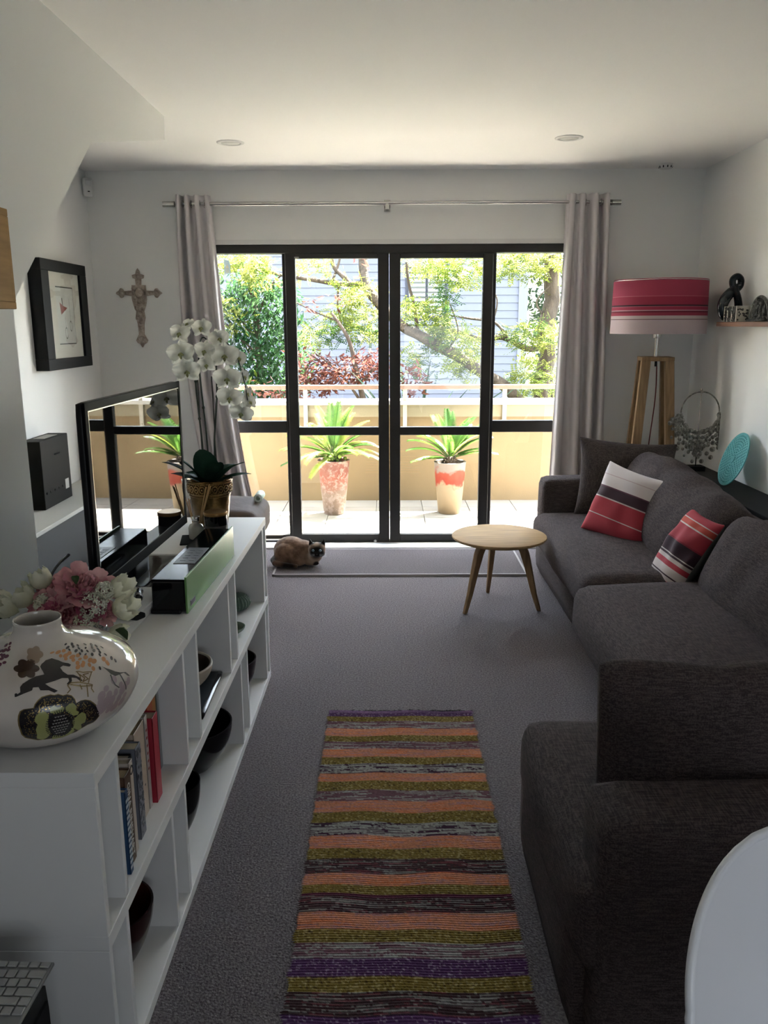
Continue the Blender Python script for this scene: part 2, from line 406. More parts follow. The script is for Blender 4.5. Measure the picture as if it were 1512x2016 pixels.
tag(rug, 'long striped rag rug in orange, olive, purple and grey on the carpet', 'rug')
e = B()
for q in range(46):
    x = RX-RW/2+.01+RW*.96*q/45; tube(e, [(x, L0-.002, .008), (x+R_.uniform(-.008, .008), L0+.008, .006), (x+R_.uniform(-.02, .02), L0+R_.uniform(.012, .028), .002)], .0016, 4)
fr = obj('fringe', e, mat('fringe_black', (.02, .018, .02), .9), rug); fr['kind'] = 'stuff'

# ---- ceiling fittings
for (x, y, lb) in ((-.86, 4.85, 'round white recessed downlight above the left curtain side of the ceiling'), (.98, 4.77, 'round white recessed downlight in the ceiling on the lamp side')):
    t = thing('downlight', lb, 'ceiling light', (x, y, ZC))
    obj('trim_ring', lathe([(.052, -.001), (.054, -.006), (.066, -.006), (.075, -.003), (.076, 0)], 40), white_m, t, True)
    obj('lens', lathe([(0, -.0035), (.052, -.0035), (.052, 0)], 32), mat('lamp_lens', (.6, .6, .58), .4), t, True)
t = thing('smoke_detector', 'small round white smoke detector on the ceiling near the far right corner', 'detector', (1.75, 5.53, ZC))
obj('housing', lathe([(0, -.03), (.03, -.03), (.04, -.022), (.043, -.004), (.047, 0)], 32), white_m, t, True)
b = B()
for q in range(10):
    a = q*pi/5; box(b, -.003, .003, .036, .0425, -.024, -.012, M=Matrix.Rotation(a, 4, 'Z'))
obj('vent_slot', b, blackmatt_m, t)
t = thing('motion_sensor', 'small white motion sensor high in the far left corner', 'sensor', (-1.93, 5.62, 2.33), radians(35))
obj('housing', softbox(.062, .045, .115, .014, (6, 6, 8)), white_m, t, True).location = (0, 0, .06)
obj('lens', softbox(.04, .008, .04, .003, (4, 3, 4)), mat('sensor_lens', (.6, .6, .6), .3), t, True).location = (0, -.024, .085)
obj('indicator', bx(-.006, .006, -.028, -.022, .03, .036), black_m, t)

# ---- wall cross
cr_m = mat('carved_wood_weathered', (.30, .235, .20), .8, vcol=(.50, .43, .38), vscale=40, bump=.6, bscale=60, bdist=.006)
t = thing('wall_cross', 'ornate carved wooden cross hanging beside the left curtain', 'cross', (-1.657, 5.68, 1.635), radians(0))
def sym(half): return half+[(-x, z) for x, z in half[::-1]]
def slab(pts, th, y0=0): return prism(B(), pts, lambda p: (p[0], -y0, p[1]), lambda p: (p[0], -y0-th, p[1]))
up_ = sym([(0, .258), (.012, .24), (.016, .222), (.040, .214), (.036, .194), (.020, .190), (.018, .15), (.046, .15), (.05, .06), (.042, .02), (.026, -.02), (.032, -.06), (.022, -.10), (.018, -.17), (.032, -.195), (.040, -.210), (.030, -.228), (.014, -.236), (.001, -.257)])
obj('upright', slab(up_, .014), cr_m, t, mods=BEV(.004))
arm_ = [(-.157, .098), (-.135, .115), (-.122, .132), (-.105, .125), (-.10, .112), (-.05, .115), (.05, .115), (.10, .112), (.105, .125), (.122, .132), (.135, .115), (.157, .098), (.135, .082), (.122, .066), (.105, .072), (.10, .086), (.05, .08), (-.05, .08), (-.10, .086), (-.105, .072), (-.122, .066), (-.135, .082)]
obj('crossbar', slab(arm_, .013, .001), cr_m, t, mods=BEV(.004))
b = B(); R_ = random.Random(2)
for (x, z, r) in [(0, .10, .03), (-.03, .13, .014), (.03, .13, .014), (-.03, .065, .014), (.03, .065, .014), (0, .045, .014), (-.018, .0, .013), (.018, 0, .013), (0, -.035, .016), (-.016, -.065, .013), (.016, -.065, .013), (0, -.09, .012), (0, -.13, .010), (0, -.20, .016), (-.018, -.205, .010), (.018, -.205, .010), (0, -.228, .010), (0, .17, .012), (0, .205, .015), (-.02, .205, .009), (.02, .205, .009), (0, .235, .008), (-.08, .098, .011), (.08, .098, .011), (-.118, .098, .014), (.118, .098, .014), (-.118, .118, .008), (.118, .118, .008), (-.118, .078, .008), (.118, .078, .008), (-.14, .098, .008), (.14, .098, .008)]:
    ball(b, (x, -.014, z), (r, .010, r), 10)
    tube(b, [(x+r*1.15*cos(q*pi/5), -.0155, z+r*1.15*sin(q*pi/5)) for q in range(10)], .0026, 5, closed=True)
o = obj('carving', b, cr_m, t, True); o['kind'] = 'stuff'

# ---- framed print on the left wall
t = thing('framed_print', 'deep black framed watercolour of red boat and floats on the left wall', 'picture', (XL, 4.99, 1.58))
fm = mat('black_frame', (.008, .008, .009), .5, spec=.15); W2, H2, FD = .345, .305, .075
b = B()
box(b, 0, FD, -W2, W2, H2-.062, H2); box(b, 0, FD, -W2, W2, -H2, -H2+.062); box(b, 0, FD, -W2, -W2+.105, -H2+.062, H2-.062); box(b, 0, FD, W2-.105, W2, -H2+.062, H2-.062)
obj('frame', b, fm, t, mods=BEV(.003))
card = mat('mount_card', (.62, .57, .52), .8)
obj('mount', bx(.004, .060, -W2+.1, W2-.1, -H2+.06, H2-.06), card, t)
pp = lambda p: (.0612, p[0], p[1])
pr_ = obj('artwork', flat(B(), [(-.13, -.165), (.13, -.165), (.13, .165), (-.13, .165)], pp), mat('art_paper', (.60, .58, .56), .8), t)
p2_ = lambda p: (.0618, p[0], p[1])
b = B()
for q in ([(-.13, .165), (.13, .165), (.13, .158), (-.13, .158)], [(-.13, -.165), (.13, -.165), (.13, -.159), (-.13, -.159)], [(.127, -.165), (.13, -.165), (.13, .165), (.127, .165)]): flat(b, q, p2_)
obj('bevel_line', b, fm, pr_)
b = B(); flat(b, [(-.085, .075), (-.03, .055), (.03, .045), (-.07, .005)], p2_); obj('red_boat', b, mat('print_red', (.32, .07, .06), .8), pr_)
ink_ = mat('print_ink', (.10, .09, .08), .8)
b = B(); flat(b, [(-.052, .10), (-.04, .10), (-.036, .06), (-.046, .05)], p2_); obj('mast', b, ink_, pr_)
for nm_, y, z, h, w, (c0, c1) in (('hanging_float', -.012, -.10, .035, .020, ((-.02, .01), (-.014, -.066))), ('hanging_float', .065, -.06, .032, .018, ((.06, .10), (.064, -.03)))):
    b = B(); o_ = []
    for k in range(15):
        a = k*2*pi/14; o_.append((b.verts.new(p2_((y+w*cos(a), z+h*sin(a)))), b.verts.new(p2_((y+w*.8*cos(a), z+h*.8*sin(a))))))
    for A, C in zip(o_, o_[1:]): b.faces.new((A[0], C[0], C[1], A[1]))
    bmesh.ops.remove_doubles(b, verts=b.verts, dist=1e-5)
    obj(nm_, b, ink_, pr_)
    b = B(); flat(b, [c0, (c0[0]+.0025, c0[1]), (c1[0]+.0025, c1[1]), c1], p2_); obj('string', b, ink_, pr_)
obj('glazing', bx(.0650, .0665, -W2+.1, W2-.1, -H2+.06, H2-.06), glass_m, t)

# ---- curtains on a steel rod
t = thing('curtain_rod', 'long brushed steel curtain rod above the glass doors', 'curtain rod', (0, 5.60, 2.283))
b = B(); cyl(b, (-1.36, 0, 0), (.01, 0, 0), .0125, seg=20); cyl(b, (.0, 0, .003), (1.46, 0, .003), .0105, seg=20); obj('rod', b, steel_m, t, True, sharp=40)
for s in (-1, 1):
    b = B(); cyl(b, (s*1.37, 0, 0), (s*1.43, 0, 0), .018, seg=20); cyl(b, (s*1.43, 0, 0), (s*1.445, 0, 0), .018, seg=20); cyl(b, (s*1.43, 0, 0), (s*1.50, 0, 0), .018, seg=20) if s > 0 else None
    obj('finial', b, steel_m, t, True, sharp=40)
for x in (0, -1.34, 1.43):
    b = B(); box(b, x-.008, x+.008, -.012, .08, -.012, .006); box(b, x-.012, x+.012, -.014, .0, -.035, -.008) if x == 0 else None; box(b, x-.02, x+.02, .072, .08, -.04, .03)
    obj('bracket', b, steel_m, t)
cur_m = mat('curtain_linen', (.62, .58, .585), .95, spec=.1)
def curtain(name, label, top, bot, folds, seed, zb):
    """top / bot: (x0, x1) where the cloth begins and ends; soft deep folds that drift as they fall"""
    t = thing(name, label, 'curtain', ((top[0]+top[1])/2, 5.585, 0))
    cx = (top[0]+top[1])/2; ns = 220; nz = 60
    rr = random.Random(seed); ph = [rr.uniform(-.25, .25) for _ in range(8)]
    def f(u, v):
        z = 2.335-(2.335-zb)*v; s = v**.8
        def lerp(u): return (top[0]+(top[1]-top[0])*u)*(1-s)+(bot(v)[0]+(bot(v)[1]-bot(v)[0])*u)*s
        uu = u+.03*sin(3*v+u*5)+.03*noise.noise(Vector((u*3, v*1.2, seed)))
        a = 2*pi*folds*uu+.5*sin(2*v+seed)+ph[int(u*7.99)]*0
        amp = .030+.012*sin(5*u+seed)+.010*v
        return (lerp(u)+.004*sin(2*a)-cx, amp*cos(a)+.006*noise.noise(Vector((u*5, v*2, seed+3)))-.012*v, z)
    o = obj('cloth', grid_surface(f, ns, nz), cur_m, t, True, mods=[('SOLIDIFY', dict(thickness=.003))])
    for k in range(folds*2):
        u = (k+.5)/(folds*2); x = top[0]+(top[1]-top[0])*u-cx; b = B()
        tube(b, [(x, .015+.021*cos(q*pi/6), 2.283+.021*sin(q*pi/6)) for q in range(12)], .0035, 6, closed=True)
        obj('eyelet_ring', b, steel_m, t, True)
    return t
curtain('curtain', 'grey linen curtain gathered at the cross side of the doors, swept aside low down', (-1.36, -1.135), lambda v: (-1.39+.17*v*v, -1.06+.02*v+.11*v*v), 4, 1, .25)
curtain('curtain', 'grey linen curtain hanging behind the sofa arm and pleated next to the lamp', (1.155, 1.425), lambda v: (1.12-.02*v, 1.47+.04*v), 4, 4, .03)
# ================================================================== sofa side of the room
def fabric(name, col, vs=(60, 60, 60)):
    m = bpy.data.materials.new(name); m.use_nodes = True; MATS[name] = m
    n = m.node_tree.nodes; L = m.node_tree.links; b = n['Principled BSDF']; b.inputs['Roughness'].default_value = .95; b.inputs['Specular IOR Level'].default_value = .15
    b.inputs['Sheen Weight'].default_value = .0
    tc = n.new('ShaderNodeTexCoord')
    acc = None
    for sc in ((30, 320, 320), (320, 30, 320)):
        mp = n.new('ShaderNodeMapping'); mp.inputs['Scale'].default_value = sc; L.new(tc.outputs['Object'], mp.inputs[0])
        t = n.new('ShaderNodeTexNoise'); t.inputs['Scale'].default_value = 1; t.inputs['Detail'].default_value = 2; L.new(mp.outputs[0], t.inputs[0])
        if acc is None: acc = t.outputs[0]
        else:
            a = n.new('ShaderNodeMath'); a.operation = 'ADD'; L.new(acc, a.inputs[0]); L.new(t.outputs[0], a.inputs[1]); acc = a.outputs[0]
    r = n.new('ShaderNodeValToRGB'); r.color_ramp.elements[0].position = .7/2*2-.0; r.color_ramp.elements[0].position = .42; r.color_ramp.elements[1].position = .62
    h = n.new('ShaderNodeMath'); h.operation = 'MULTIPLY'; h.inputs[1].default_value = .5; L.new(acc, h.inputs[0]); L.new(h.outputs[0], r.inputs[0])
    r.color_ramp.elements[0].color = (*[c*.55 for c in col], 1); r.color_ramp.elements[1].color = (*[c*1.35 for c in col], 1); L.new(r.outputs[0], b.inputs['Base Color'])
    bp = n.new('ShaderNodeBump'); bp.inputs['Strength'].default_value = .5; bp.inputs['Distance'].default_value = .003; L.new(h.outputs[0], bp.inputs['Height']); L.new(bp.outputs[0], b.inputs['Normal'])
    return m
sofa_m = fabric('sofa_weave', (.076, .059, .058))
pil_m = fabric('cushion_weave', (.072, .057, .056))
sofa = thing('corner_sofa', 'large charcoal brown fabric corner sofa along the right wall', 'sofa', (1.3, 3.2, 0))
def sp_(name, bm, c, rot=None, m=sofa_m):
    o = obj(name, bm, m, sofa, True); o.location = Vector(c)-Vector((1.3, 3.2, 0))
    if rot: o.rotation_euler = rot
    return o
# plinth of the long run and of the return
sp_('base', softbox(.80, 3.70, .27, .03, (8, 20, 4), nz=.004), (1.33, 3.20, .155))
sp_('base', softbox(.62, .70, .30, .03, (8, 8, 4), nz=.004), (.69, 1.83, .17))
sp_('arm', softbox(.82, .20, .56, .035, (18, 8, 12), (.012, .012, .01), nz=.003), (1.36, 5.02, .315))
sp_('seat_cushion', softbox(.86, 1.40, .19, .055, (16, 24, 8), (.012, .012, .022), nz=.010, nscale=2.6, seed=1, wr=.003), (1.31, 4.205, .315))
sp_('seat_cushion', softbox(.92, 1.32, .235, .06, (16, 22, 8), (.02, .02, .03), nz=.010, nscale=2.6, seed=2, wr=.003), (1.275, 2.845, .292))
sp_('seat_cushion', softbox(1.60, .77, .21, .05, (26, 14, 8), (.012, .012, .014), nz=.008, nscale=2.6, seed=3), (1.18, 1.80, .322))
sp_('back_frame', softbox(.20, 3.55, .50, .04, (6, 24, 10), (.01, .0, .01), nz=.003), (1.69, 3.20, .37))
sp_('back_frame', softbox(1.44, .21, .56, .04, (20, 6, 10), (.0, .01, .01), nz=.003), (1.135, 1.50, .30))
# loose filled back cushions, slumped and creased
def back_cushion(L, h, t, seed, c, rot):
    bm = B(); nu, nv = 44, 30
    # closed pillow section swept along the length, with radiating folds
    def f(u, v):
        x = (u-.5)*L; a = 2*pi*v
        e = max(0, 1-abs(2*u-1)**4)**.5
        ry = t/2*(.75+.25*e)*(.55+.45*e); rz = h/2*(.90+.10*e)
        y = ry*(abs(cos(a))**.8)*(1 if cos(a) > 0 else -1); z = rz*(abs(sin(a))**.7)*(1 if sin(a) > 0 else -1)
        fold = .012*noise.noise(Vector((x*7+z*3+seed, z*2.2, seed)))+.008*noise.noise(Vector((x*16+seed-z*9, z*3, 2*seed)))
        y += fold*(1.2 if z > -.1 else .5)*e*(1 if y >= 0 else -1); z += .03*noise.noise(Vector((x*3.5, y*4, seed)))+.3*fold
        return (x*(1-.03*(2*v-1)**2), y, z)
    grid_surface(f, nu, nv, bm); bmesh.ops.remove_doubles(bm, verts=bm.verts, dist=.0008)
    # close the ends
    eds = [e for e in bm.edges if e.is_boundary]
    bmesh.ops.holes_fill(bm, edges=eds, sides=0)
    return sp_('back_cushion', bm, c, rot)
back_cushion(1.42, .46, .33, 1.3, (1.50, 4.21, .553), (radians(24), radians(-2.6), radians(90)))
back_cushion(1.45, .44, .34, 4.1, (1.50, 2.77, .515), (radians(26), 0, radians(90)))
back_cushion(1.46, .42, .22, 7.7, (1.20, 1.715, .575), (radians(-6), 0, 0))
for y in (4.95, 3.2, 1.6):
    for x in (1.0, 1.66):
        b = B(); cyl(b, (x-1.3, y-3.2, 0), (x-1.3, y-3.2, .03), .025); obj('foot', b, black_m, sofa)

def put(t, M): t.matrix_world = M
def lean(c, normal, roll=0):
    return Matrix.Translation(c) @ facing(normal) @ Matrix.Rotation(roll, 4, 'Z')
t = thing('scatter_cushion', 'big plain charcoal cushion propped in the sofa corner against the arm', 'cushion')
obj('cover', pillow(.60, .50, .20, seed=3, wr=.014), pil_m, t, True, mods=SUB(1)); put(t, lean((1.415, 4.83, .615), (-.10, -1, .30), radians(-4)))
red, dkred, pink, plum, cream, pale, orange = (.36, .028, .045), (.25, .018, .035), (.50, .10, .13), (.040, .014, .022), (.50, .43, .41), (.62, .56, .56), (.45, .06, .04)
backlin = mat('cushion_back_linen', (.20, .19, .17), .95, bump=.3, bscale=300)
def striped_cushion(label, w, h, th, stops, seed, M):
    t = thing('scatter_cushion', label, 'cushion')
    m = stripes('cushion_stripe', stops, 'Y', -h/2, h/2)
    bm = pillow(w, h, th, seed=seed, wr=.01)
    o = obj('cover', bm, [m, backlin], t, True, mods=SUB(1))
    for p in o.data.polygons:
        if p.index % 2: p.material_index = 1
    put(t, M); return t
striped_cushion('larger striped cushion, white above plum and red bands, standing on the far seat', .43, .42, .15,
    [(0, red), (.27, cream), (.285, red), (.50, cream), (.512, plum), (.525, plum), (.64, (.1, .03, .05)), (.655, pale), (.80, (.45, .32, .33)), (.808, pale), (.975, pink)], 1,
    lean((1.265, 4.28, .575), (-.80, -.72, .42), radians(-10)))
striped_cushion('smaller narrow striped cushion, red and cream bands, leaning on the near back cushion', .30, .40, .14,
    [(0, pink), (.12, cream), (.165, plum), (.18, cream), (.27, red), (.33, cream), (.375, plum), (.395, cream), (.41, plum), (.56, dkred), (.58, red), (.76, cream), (.775, orange), (.84, cream), (.853, red)], 6,
    lean((1.345, 3.60, .515), (-.86, -.12, .50), radians(-4)))

# ---- round oak coffee table
t = thing('coffee_table', 'small round pale oak coffee table with three splayed legs on the carpet', 'table', (.605, 4.34, 0))
obj('tabletop', lathe([(0, .378), (.225, .378), (.25, .388), (.257, .396), (.2555, .402), (.252, .404), (0, .404)], 72), oak_m, t, True, sharp=35)
top_a = [(-.19, -.13), (.215, -.085), (-.025, .225)]
b = B()
for (x, y) in top_a:
    d = Vector((x, y, 0)).normalized(); p = d.cross(Vector((0, 0, 1)))
    secs = []
    for (r, z, wd, th) in ((.02, .366, .02, .024), (.085, .366, .026, .026), (.125, .355, .028, .046), (.142, .32, .026, .046), (.165, .24, .023, .038), (.20, .10, .018, .029), (.232, 0, .0145, .022)):
        c = d*r+Vector((0, 0, z)); tn = Vector((d.x*.25, d.y*.25, 1)).normalized() if r < .1 else d
        secs.append([c+p*wd*.5*s1*1.3+tn*th*.5*s2 for s1, s2 in ((-1, -1), (1, -1), (1, 1), (-1, 1))])
    lb = B(); vs = [[lb.verts.new(q) for q in s] for s in secs]
    for A, C in zip(vs, vs[1:]):
        for k in range(4): lb.faces.new((A[k], A[(k+1) % 4], C[(k+1) % 4], C[k]))
    lb.faces.new(vs[0]); lb.faces.new(vs[-1][::-1])
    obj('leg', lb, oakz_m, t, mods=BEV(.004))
b = B(); cyl(b, (0, 0, .352), (0, 0, .379), .075, seg=24); obj('hub', b, oakz_m, t)

# ---- black console behind the sofa
t = thing('console_table', 'low black console table between the sofa back and the right wall', 'table', (1.93, 4.35, 0))
obj('top', bx(-.125, .125, -1.0, 1.0, .592, .62), blackmatt_m, t, mods=BEV(.003))
for s in (-1, 1): obj('side_panel', bx(-.12, .12, s*.98-.02, s*.98+.02, 0, .592), blackmatt_m, t)
obj('back_panel', bx(.09, .11, -.96, .96, .1, .592), blackmatt_m, t)

# ---- floor lamp
shade_m = stripes('lampshade_stripes', [(0, (.50, .40, .41)), (.255, (.12, .05, .06)), (.268, (.50, .40, .39)), (.33, (.30, .03, .06)), (.385, (.17, .014, .035)), (.415, (.50, .30, .33)), (.43, (.32, .025, .06)), (.49, (.45, .16, .2)), (.50, (.05, .012, .02)), (.525, (.30, .022, .055)), (.675, (.45, .12, .15)), (.685, (.34, .035, .075))], 'Z', 1.462, 1.785)
t = thing('floor_lamp', 'tall floor lamp with red striped drum shade on oak legs in the corner', 'lamp', (1.69, 5.28, 0))
obj('lamp_shade', lathe([(.287, 1.462), (.2885, 1.464), (.281, 1.783), (.279, 1.785), (.277, 1.783), (.284, 1.464), (.287, 1.462)], 72), shade_m, t, True, sharp=50)
b = B()
for q in range(3):
    a = q*2*pi/3; cyl(b, (0, 0, 1.70), (.279*cos(a), .279*sin(a), 1.755), .0025, seg=6)
tube(b, [(.28*cos(q*pi/24), .28*sin(q*pi/24), 1.778) for q in range(48)], .003, 6, closed=True); obj('shade_ring', b, steel_m, t, True)
b = B(); cyl(b, (0, 0, 1.30), (0, 0, 1.44), .013, seg=20); obj('stem', b, steel_m, t, True, sharp=40)
obj('socket', lathe([(0, 1.43), (.024, 1.435), (.026, 1.45), (.026, 1.49), (.018, 1.50), (.018, 1.56), (0, 1.56)], 24), steel_m, t, True, sharp=40)
obj('bulb', lathe([(0, 1.70), (.02, 1.695), (.03, 1.67), (.03, 1.64), (.016, 1.59), (.014, 1.56)], 20), mat('bulb_glass', (.8, .8, .78), .2), t, True)
top_ = bx(-.098, .098, -.098, .098, 1.295, 1.32, M=Matrix.Rotation(radians(-8), 4, 'Z')); obj('top_plate', top_, oakz_m, t, mods=BEV(.003))
for k in range(4):
    a = radians(18+45+90*k); rot = Matrix.Rotation(radians(-8), 3, 'Z')
    sx, sy = ((1, 1), (-1, 1), (-1, -1), (1, -1))[k]
    lb = B(); ring = []
    for (z, c) in ((1.296, .070), (0, .150)):
        ring.append([lb.verts.new(rot @ Vector((sx*c+dx, sy*c+dy, z))) for dx, dy in ((-.027, -.027), (.027, -.027), (.027, .027), (-.027, .027))])
    for q in range(4): lb.faces.new((ring[0][q], ring[0][(q+1) % 4], ring[1][(q+1) % 4], ring[1][q]))
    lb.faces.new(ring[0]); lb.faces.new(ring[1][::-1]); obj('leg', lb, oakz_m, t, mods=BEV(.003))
b = B(); tube(b, [(0+.012*sin(z*7), -.01, z) for z in [1.30-.05*q for q in range(26)]]+[(.02, -.012, .004), (.1, 0, .004), (.2, .05, .004)], .0035, 6)
obj('cord', b, mat('red_cord', (.14, .015, .02), .8), t, True)
b = B(); cyl(b, (0, -.01, 1.26), (0, -.01, 1.30), .008); obj('cord_grip', b, black_m, t)

# ---- necklace on a thin stand
silver = mat('tarnished_silver', (.30, .285, .26), .35, metal=1, var=.5, vscale=60)
t = thing('necklace_stand', 'ornate tarnished silver tribal collar on a thin stand beside the lamp', 'ornament', (1.935, 5.12, .62))
b = B(); box(b, -.05, .05, -.035, .035, 0, .03); obj('base', b, blackmatt_m, t)
b = B(); cyl(b, (0, 0, .03), (0, 0, .50), .0032, seg=8); ball(b, (0, 0, .505), .008, 8); obj('rod', b, steel_m, t, True)
cz = .365; R = .118
b = B(); tube(b, [(R*cos(q*pi/24), -.006, cz+R*1.08*sin(q*pi/24)) for q in range(48)], [(.0045+.006*max(0, -sin(q*pi/24))) for q in range(48)], 8, closed=True)
tube(b, [(0.008*cos(q*pi/6), -.006, cz+R*1.08+.008*sin(q*pi/6)) for q in range(12)], .003, 6, closed=True); obj('collar', b, silver, t, True)
rn = random.Random(8); b = B()
for ring in range(6):
    n_ = 30-ring*4
    for q in range(n_):
        a = pi*1.02+(pi*.96)*(q+.5)/n_; rr = R*(1.04+.115*ring)+rn.uniform(-.006, .006)
        x, z = rr*cos(a), cz+rr*1.0*sin(a)*(1.0+.12*ring)
        r = rn.uniform(.006, .0115)
        ball(b, (x, -.010-.004*rn.random(), z), (r, r*.6, r*1.2), 8)
        if rn.random() < .7: tube(b, [(x+r*1.4*cos(k*pi/4), -.014, z+r*1.4*sin(k*pi/4)) for k in range(8)], .0022, 5, closed=True)
for q in range(60):
    x = rn.gauss(0, .032); z = cz-.19-rn.random()*.11*(1-min(1, abs(x)/.07)); ball(b, (x, -.01, z), (.006, .005, .011), 8)
for q in range(14):
    a = pi*1.05+pi*.9*q/13; x, z = .178*cos(a), cz+.19*sin(a)
    tube(b, [(x, -.01, z), (x, -.012, z-.02)], .002, 5); ball(b, (x, -.012, z-.026), (.0055, .004, .009), 8)
o = obj('beads', b, silver, t, True); o['kind'] = 'stuff'

# ---- pierced turquoise disc leaning on the wall
t = thing('turquoise_disc', 'pierced turquoise disc leaning against the right wall behind the sofa', 'ornament')
dm = mat('turquoise_glaze', (.085, .36, .36), .45, var=.1, vscale=20)
b = B(); RD, th = .158, .006; rad = [0.012]+[.012+(RD-.012)*k/9 for k in range(1, 10)]
hole = []
# disc built as rings of small cells with a gap between them so that the piercings are real holes
segs = 96
def rp(r, a, z): return (r*cos(a), r*sin(a), z)
for k in range(9):
    r0, r1 = rad[k], rad[k+1]; n_ = max(10, int(2*pi*r0/.017))
    ribs = .34 if k < 8 else 1
    # solid ring band
    wb_ = (r1-r0)*(.5 if k < 8 else 1)
    for (ra, rb, fa) in ((r0, r0+wb_, 1),):
        m_ = 72
        for q in range(m_):
            a0, a1 = 2*pi*q/m_, 2*pi*(q+1)/m_
            vs = [b.verts.new(rp(ra, a0, -th/2)), b.verts.new(rp(rb, a0, -th/2)), b.verts.new(rp(rb, a1, -th/2)), b.verts.new(rp(ra, a1, -th/2)),
                  b.verts.new(rp(ra, a0, th/2)), b.verts.new(rp(rb, a0, th/2)), b.verts.new(rp(rb, a1, th/2)), b.verts.new(rp(ra, a1, th/2))]
            for fq in ((0, 1, 2, 3), (4, 7, 6, 5), (0, 4, 5, 1), (2, 6, 7, 3)): b.faces.new([vs[i] for i in fq])
            b.faces.new([vs[i] for i in (1, 5, 6, 2)]); b.faces.new([vs[i] for i in (0, 3, 7, 4)])
    if k < 8:
        for q in range(n_):
            a0 = 2*pi*(q+(k % 2)*.5)/n_; da = 2*pi/n_*.58
            ra, rb = r0+wb_, r1
            vs = [b.verts.new(rp(ra, a0, -th/2)), b.verts.new(rp(rb, a0, -th/2)), b.verts.new(rp(rb, a0+da, -th/2)), b.verts.new(rp(ra, a0+da, -th/2)),
                  b.verts.new(rp(ra, a0, th/2)), b.verts.new(rp(rb, a0, th/2)), b.verts.new(rp(rb, a0+da, th/2)), b.verts.new(rp(ra, a0+da, th/2))]
            for fq in ((0, 1, 2, 3), (4, 7, 6, 5), (0, 4, 5, 1), (2, 6, 7, 3)): b.faces.new([vs[i] for i in fq])
obj('pierced_plate', b, dm, t)
b = B(); cyl(b, (0, 0, -.005), (0, 0, .006), .02, seg=20); obj('centre_boss', b, dm, t, True, sharp=40)
put(t, lean((1.965, 4.635, .62+.150), (-1, .04, .36)))

# ---- floating shelf and carvings on the right wall
t = thing('wall_shelf', 'slim wooden floating shelf on the right wall next to the lamp', 'shelf', (XR, 4.75, 1.505))
obj('board', bx(-.14, 0, -.6, .19, 0, .026), mat('rimu_wood', (.20, .095, .055), .45, var=.2, vscale=6, stretch=(14, 1, 14)), t, mods=BEV(.004))
stone = mat('dark_greenstone', (.012, .017, .019), .18, var=.4, vscale=20)
t = thing('twist_sculpture', 'black carved double twist sculpture at the far end of the wall shelf', 'sculpture', (1.985, 4.875, 1.5315), radians(20))
pts = []; rad_ = []
ctrl = [(-.012, 0, .022), (-.052, .008, .03), (-.068, .012, .075), (-.055, .012, .12), (-.022, .012, .158), (.012, .008, .182), (.036, 0, .205), (.034, -.004, .235), (.006, -.006, .252), (-.022, -.004, .236), (-.026, -.01, .205), (-.006, -.014, .172), (.012, -.016, .13), (.024, -.014, .09), (.034, -.008, .045), (.028, -.004, .02)]
def catmull(P, n):
    P = [Vector(p) for p in P]; o = []
    for i in range(len(P)-1):
        p0, p1, p2, p3 = P[max(i-1, 0)], P[i], P[i+1], P[min(i+2, len(P)-1)]
        for k in range(n):
            s = k/n; o.append(.5*((2*p1)+(p2-p0)*s+(2*p0-5*p1+4*p2-p3)*s*s+(3*p1-p0-3*p2+p3)*s**3))
    o.append(P[-1]); return o
pts = catmull(ctrl, 6); n_ = len(pts)
b = B(); tube(b, pts, [.019+.012*(sin(pi*min(1, q/(n_*.42))) if q < n_*.42 else 0)+.007*(max(0, (q-n_*.68)/(n_*.32))) for q in range(n_)], 14)
obj('loop', b, stone, t, True, mods=SUB(1))
carv = mat('carved_metal', (.055, .052, .047), .45, metal=.4, var=.7, vscale=70, bump=1, bscale=90, bdist=.004)
t = thing('carved_box', 'small dark carved box with pale upright bands on the wall shelf', 'box', (1.955, 4.745, 1.5315))
obj('body', bx(-.035, .035, -.085, .085, 0, .082), carv, t, mods=BEV(.003))
b = B()
for y in (-.082, -.02, .04, .082):
    obj('band', bx(-.038, .038, y-.004, y+.004, 0, .085), mat('bone_inlay', (.55, .52, .45), .5), t)
b = B(); rn = random.Random(4)
for q in range(90):
    y = rn.uniform(-.075, .078); z = rn.uniform(.008, .076); ball(b, (-.036, y, z), (.004, .005, .005), 6)
for q in range(26):
    x = rn.uniform(-.03, .03); z = rn.uniform(.008, .076); ball(b, (x, -.086, z), (.005, .004, .005), 6)
o = obj('carving', b, carv, t, True); o['kind'] = 'stuff'
t = thing('carved_dome', 'domed dark fretwork carving on the wall shelf at the picture edge', 'ornament', (1.975, 4.50, 1.5315))
b = B(); rn = random.Random(9)
for q in range(26):
    y = -.11+.22*q/25; h = .13*(1-(y/.115)**2)**.5 if abs(y) < .115 else 0
    tube(b, [(0, y, 0), (.008*sin(q), y+rn.uniform(-.01, .01), h*.5), (0, y+rn.uniform(-.006, .006), h)], [.0075, .006, .005], 6)
tube(b, [(0, -.115*cos(pi*q/24), .128*sin(pi*q/24)) for q in range(25)], .0085, 8)
for q in range(40):
    a = rn.uniform(.15, pi-.15); r = rn.uniform(.3, .95); ball(b, (rn.uniform(-.008, .004), -.112*r*cos(a), .125*r*sin(a)), rn.uniform(.005, .012), 7)
box(b, -.02, .02, -.115, .115, 0, .012); obj('fretwork', b, carv, t, True)

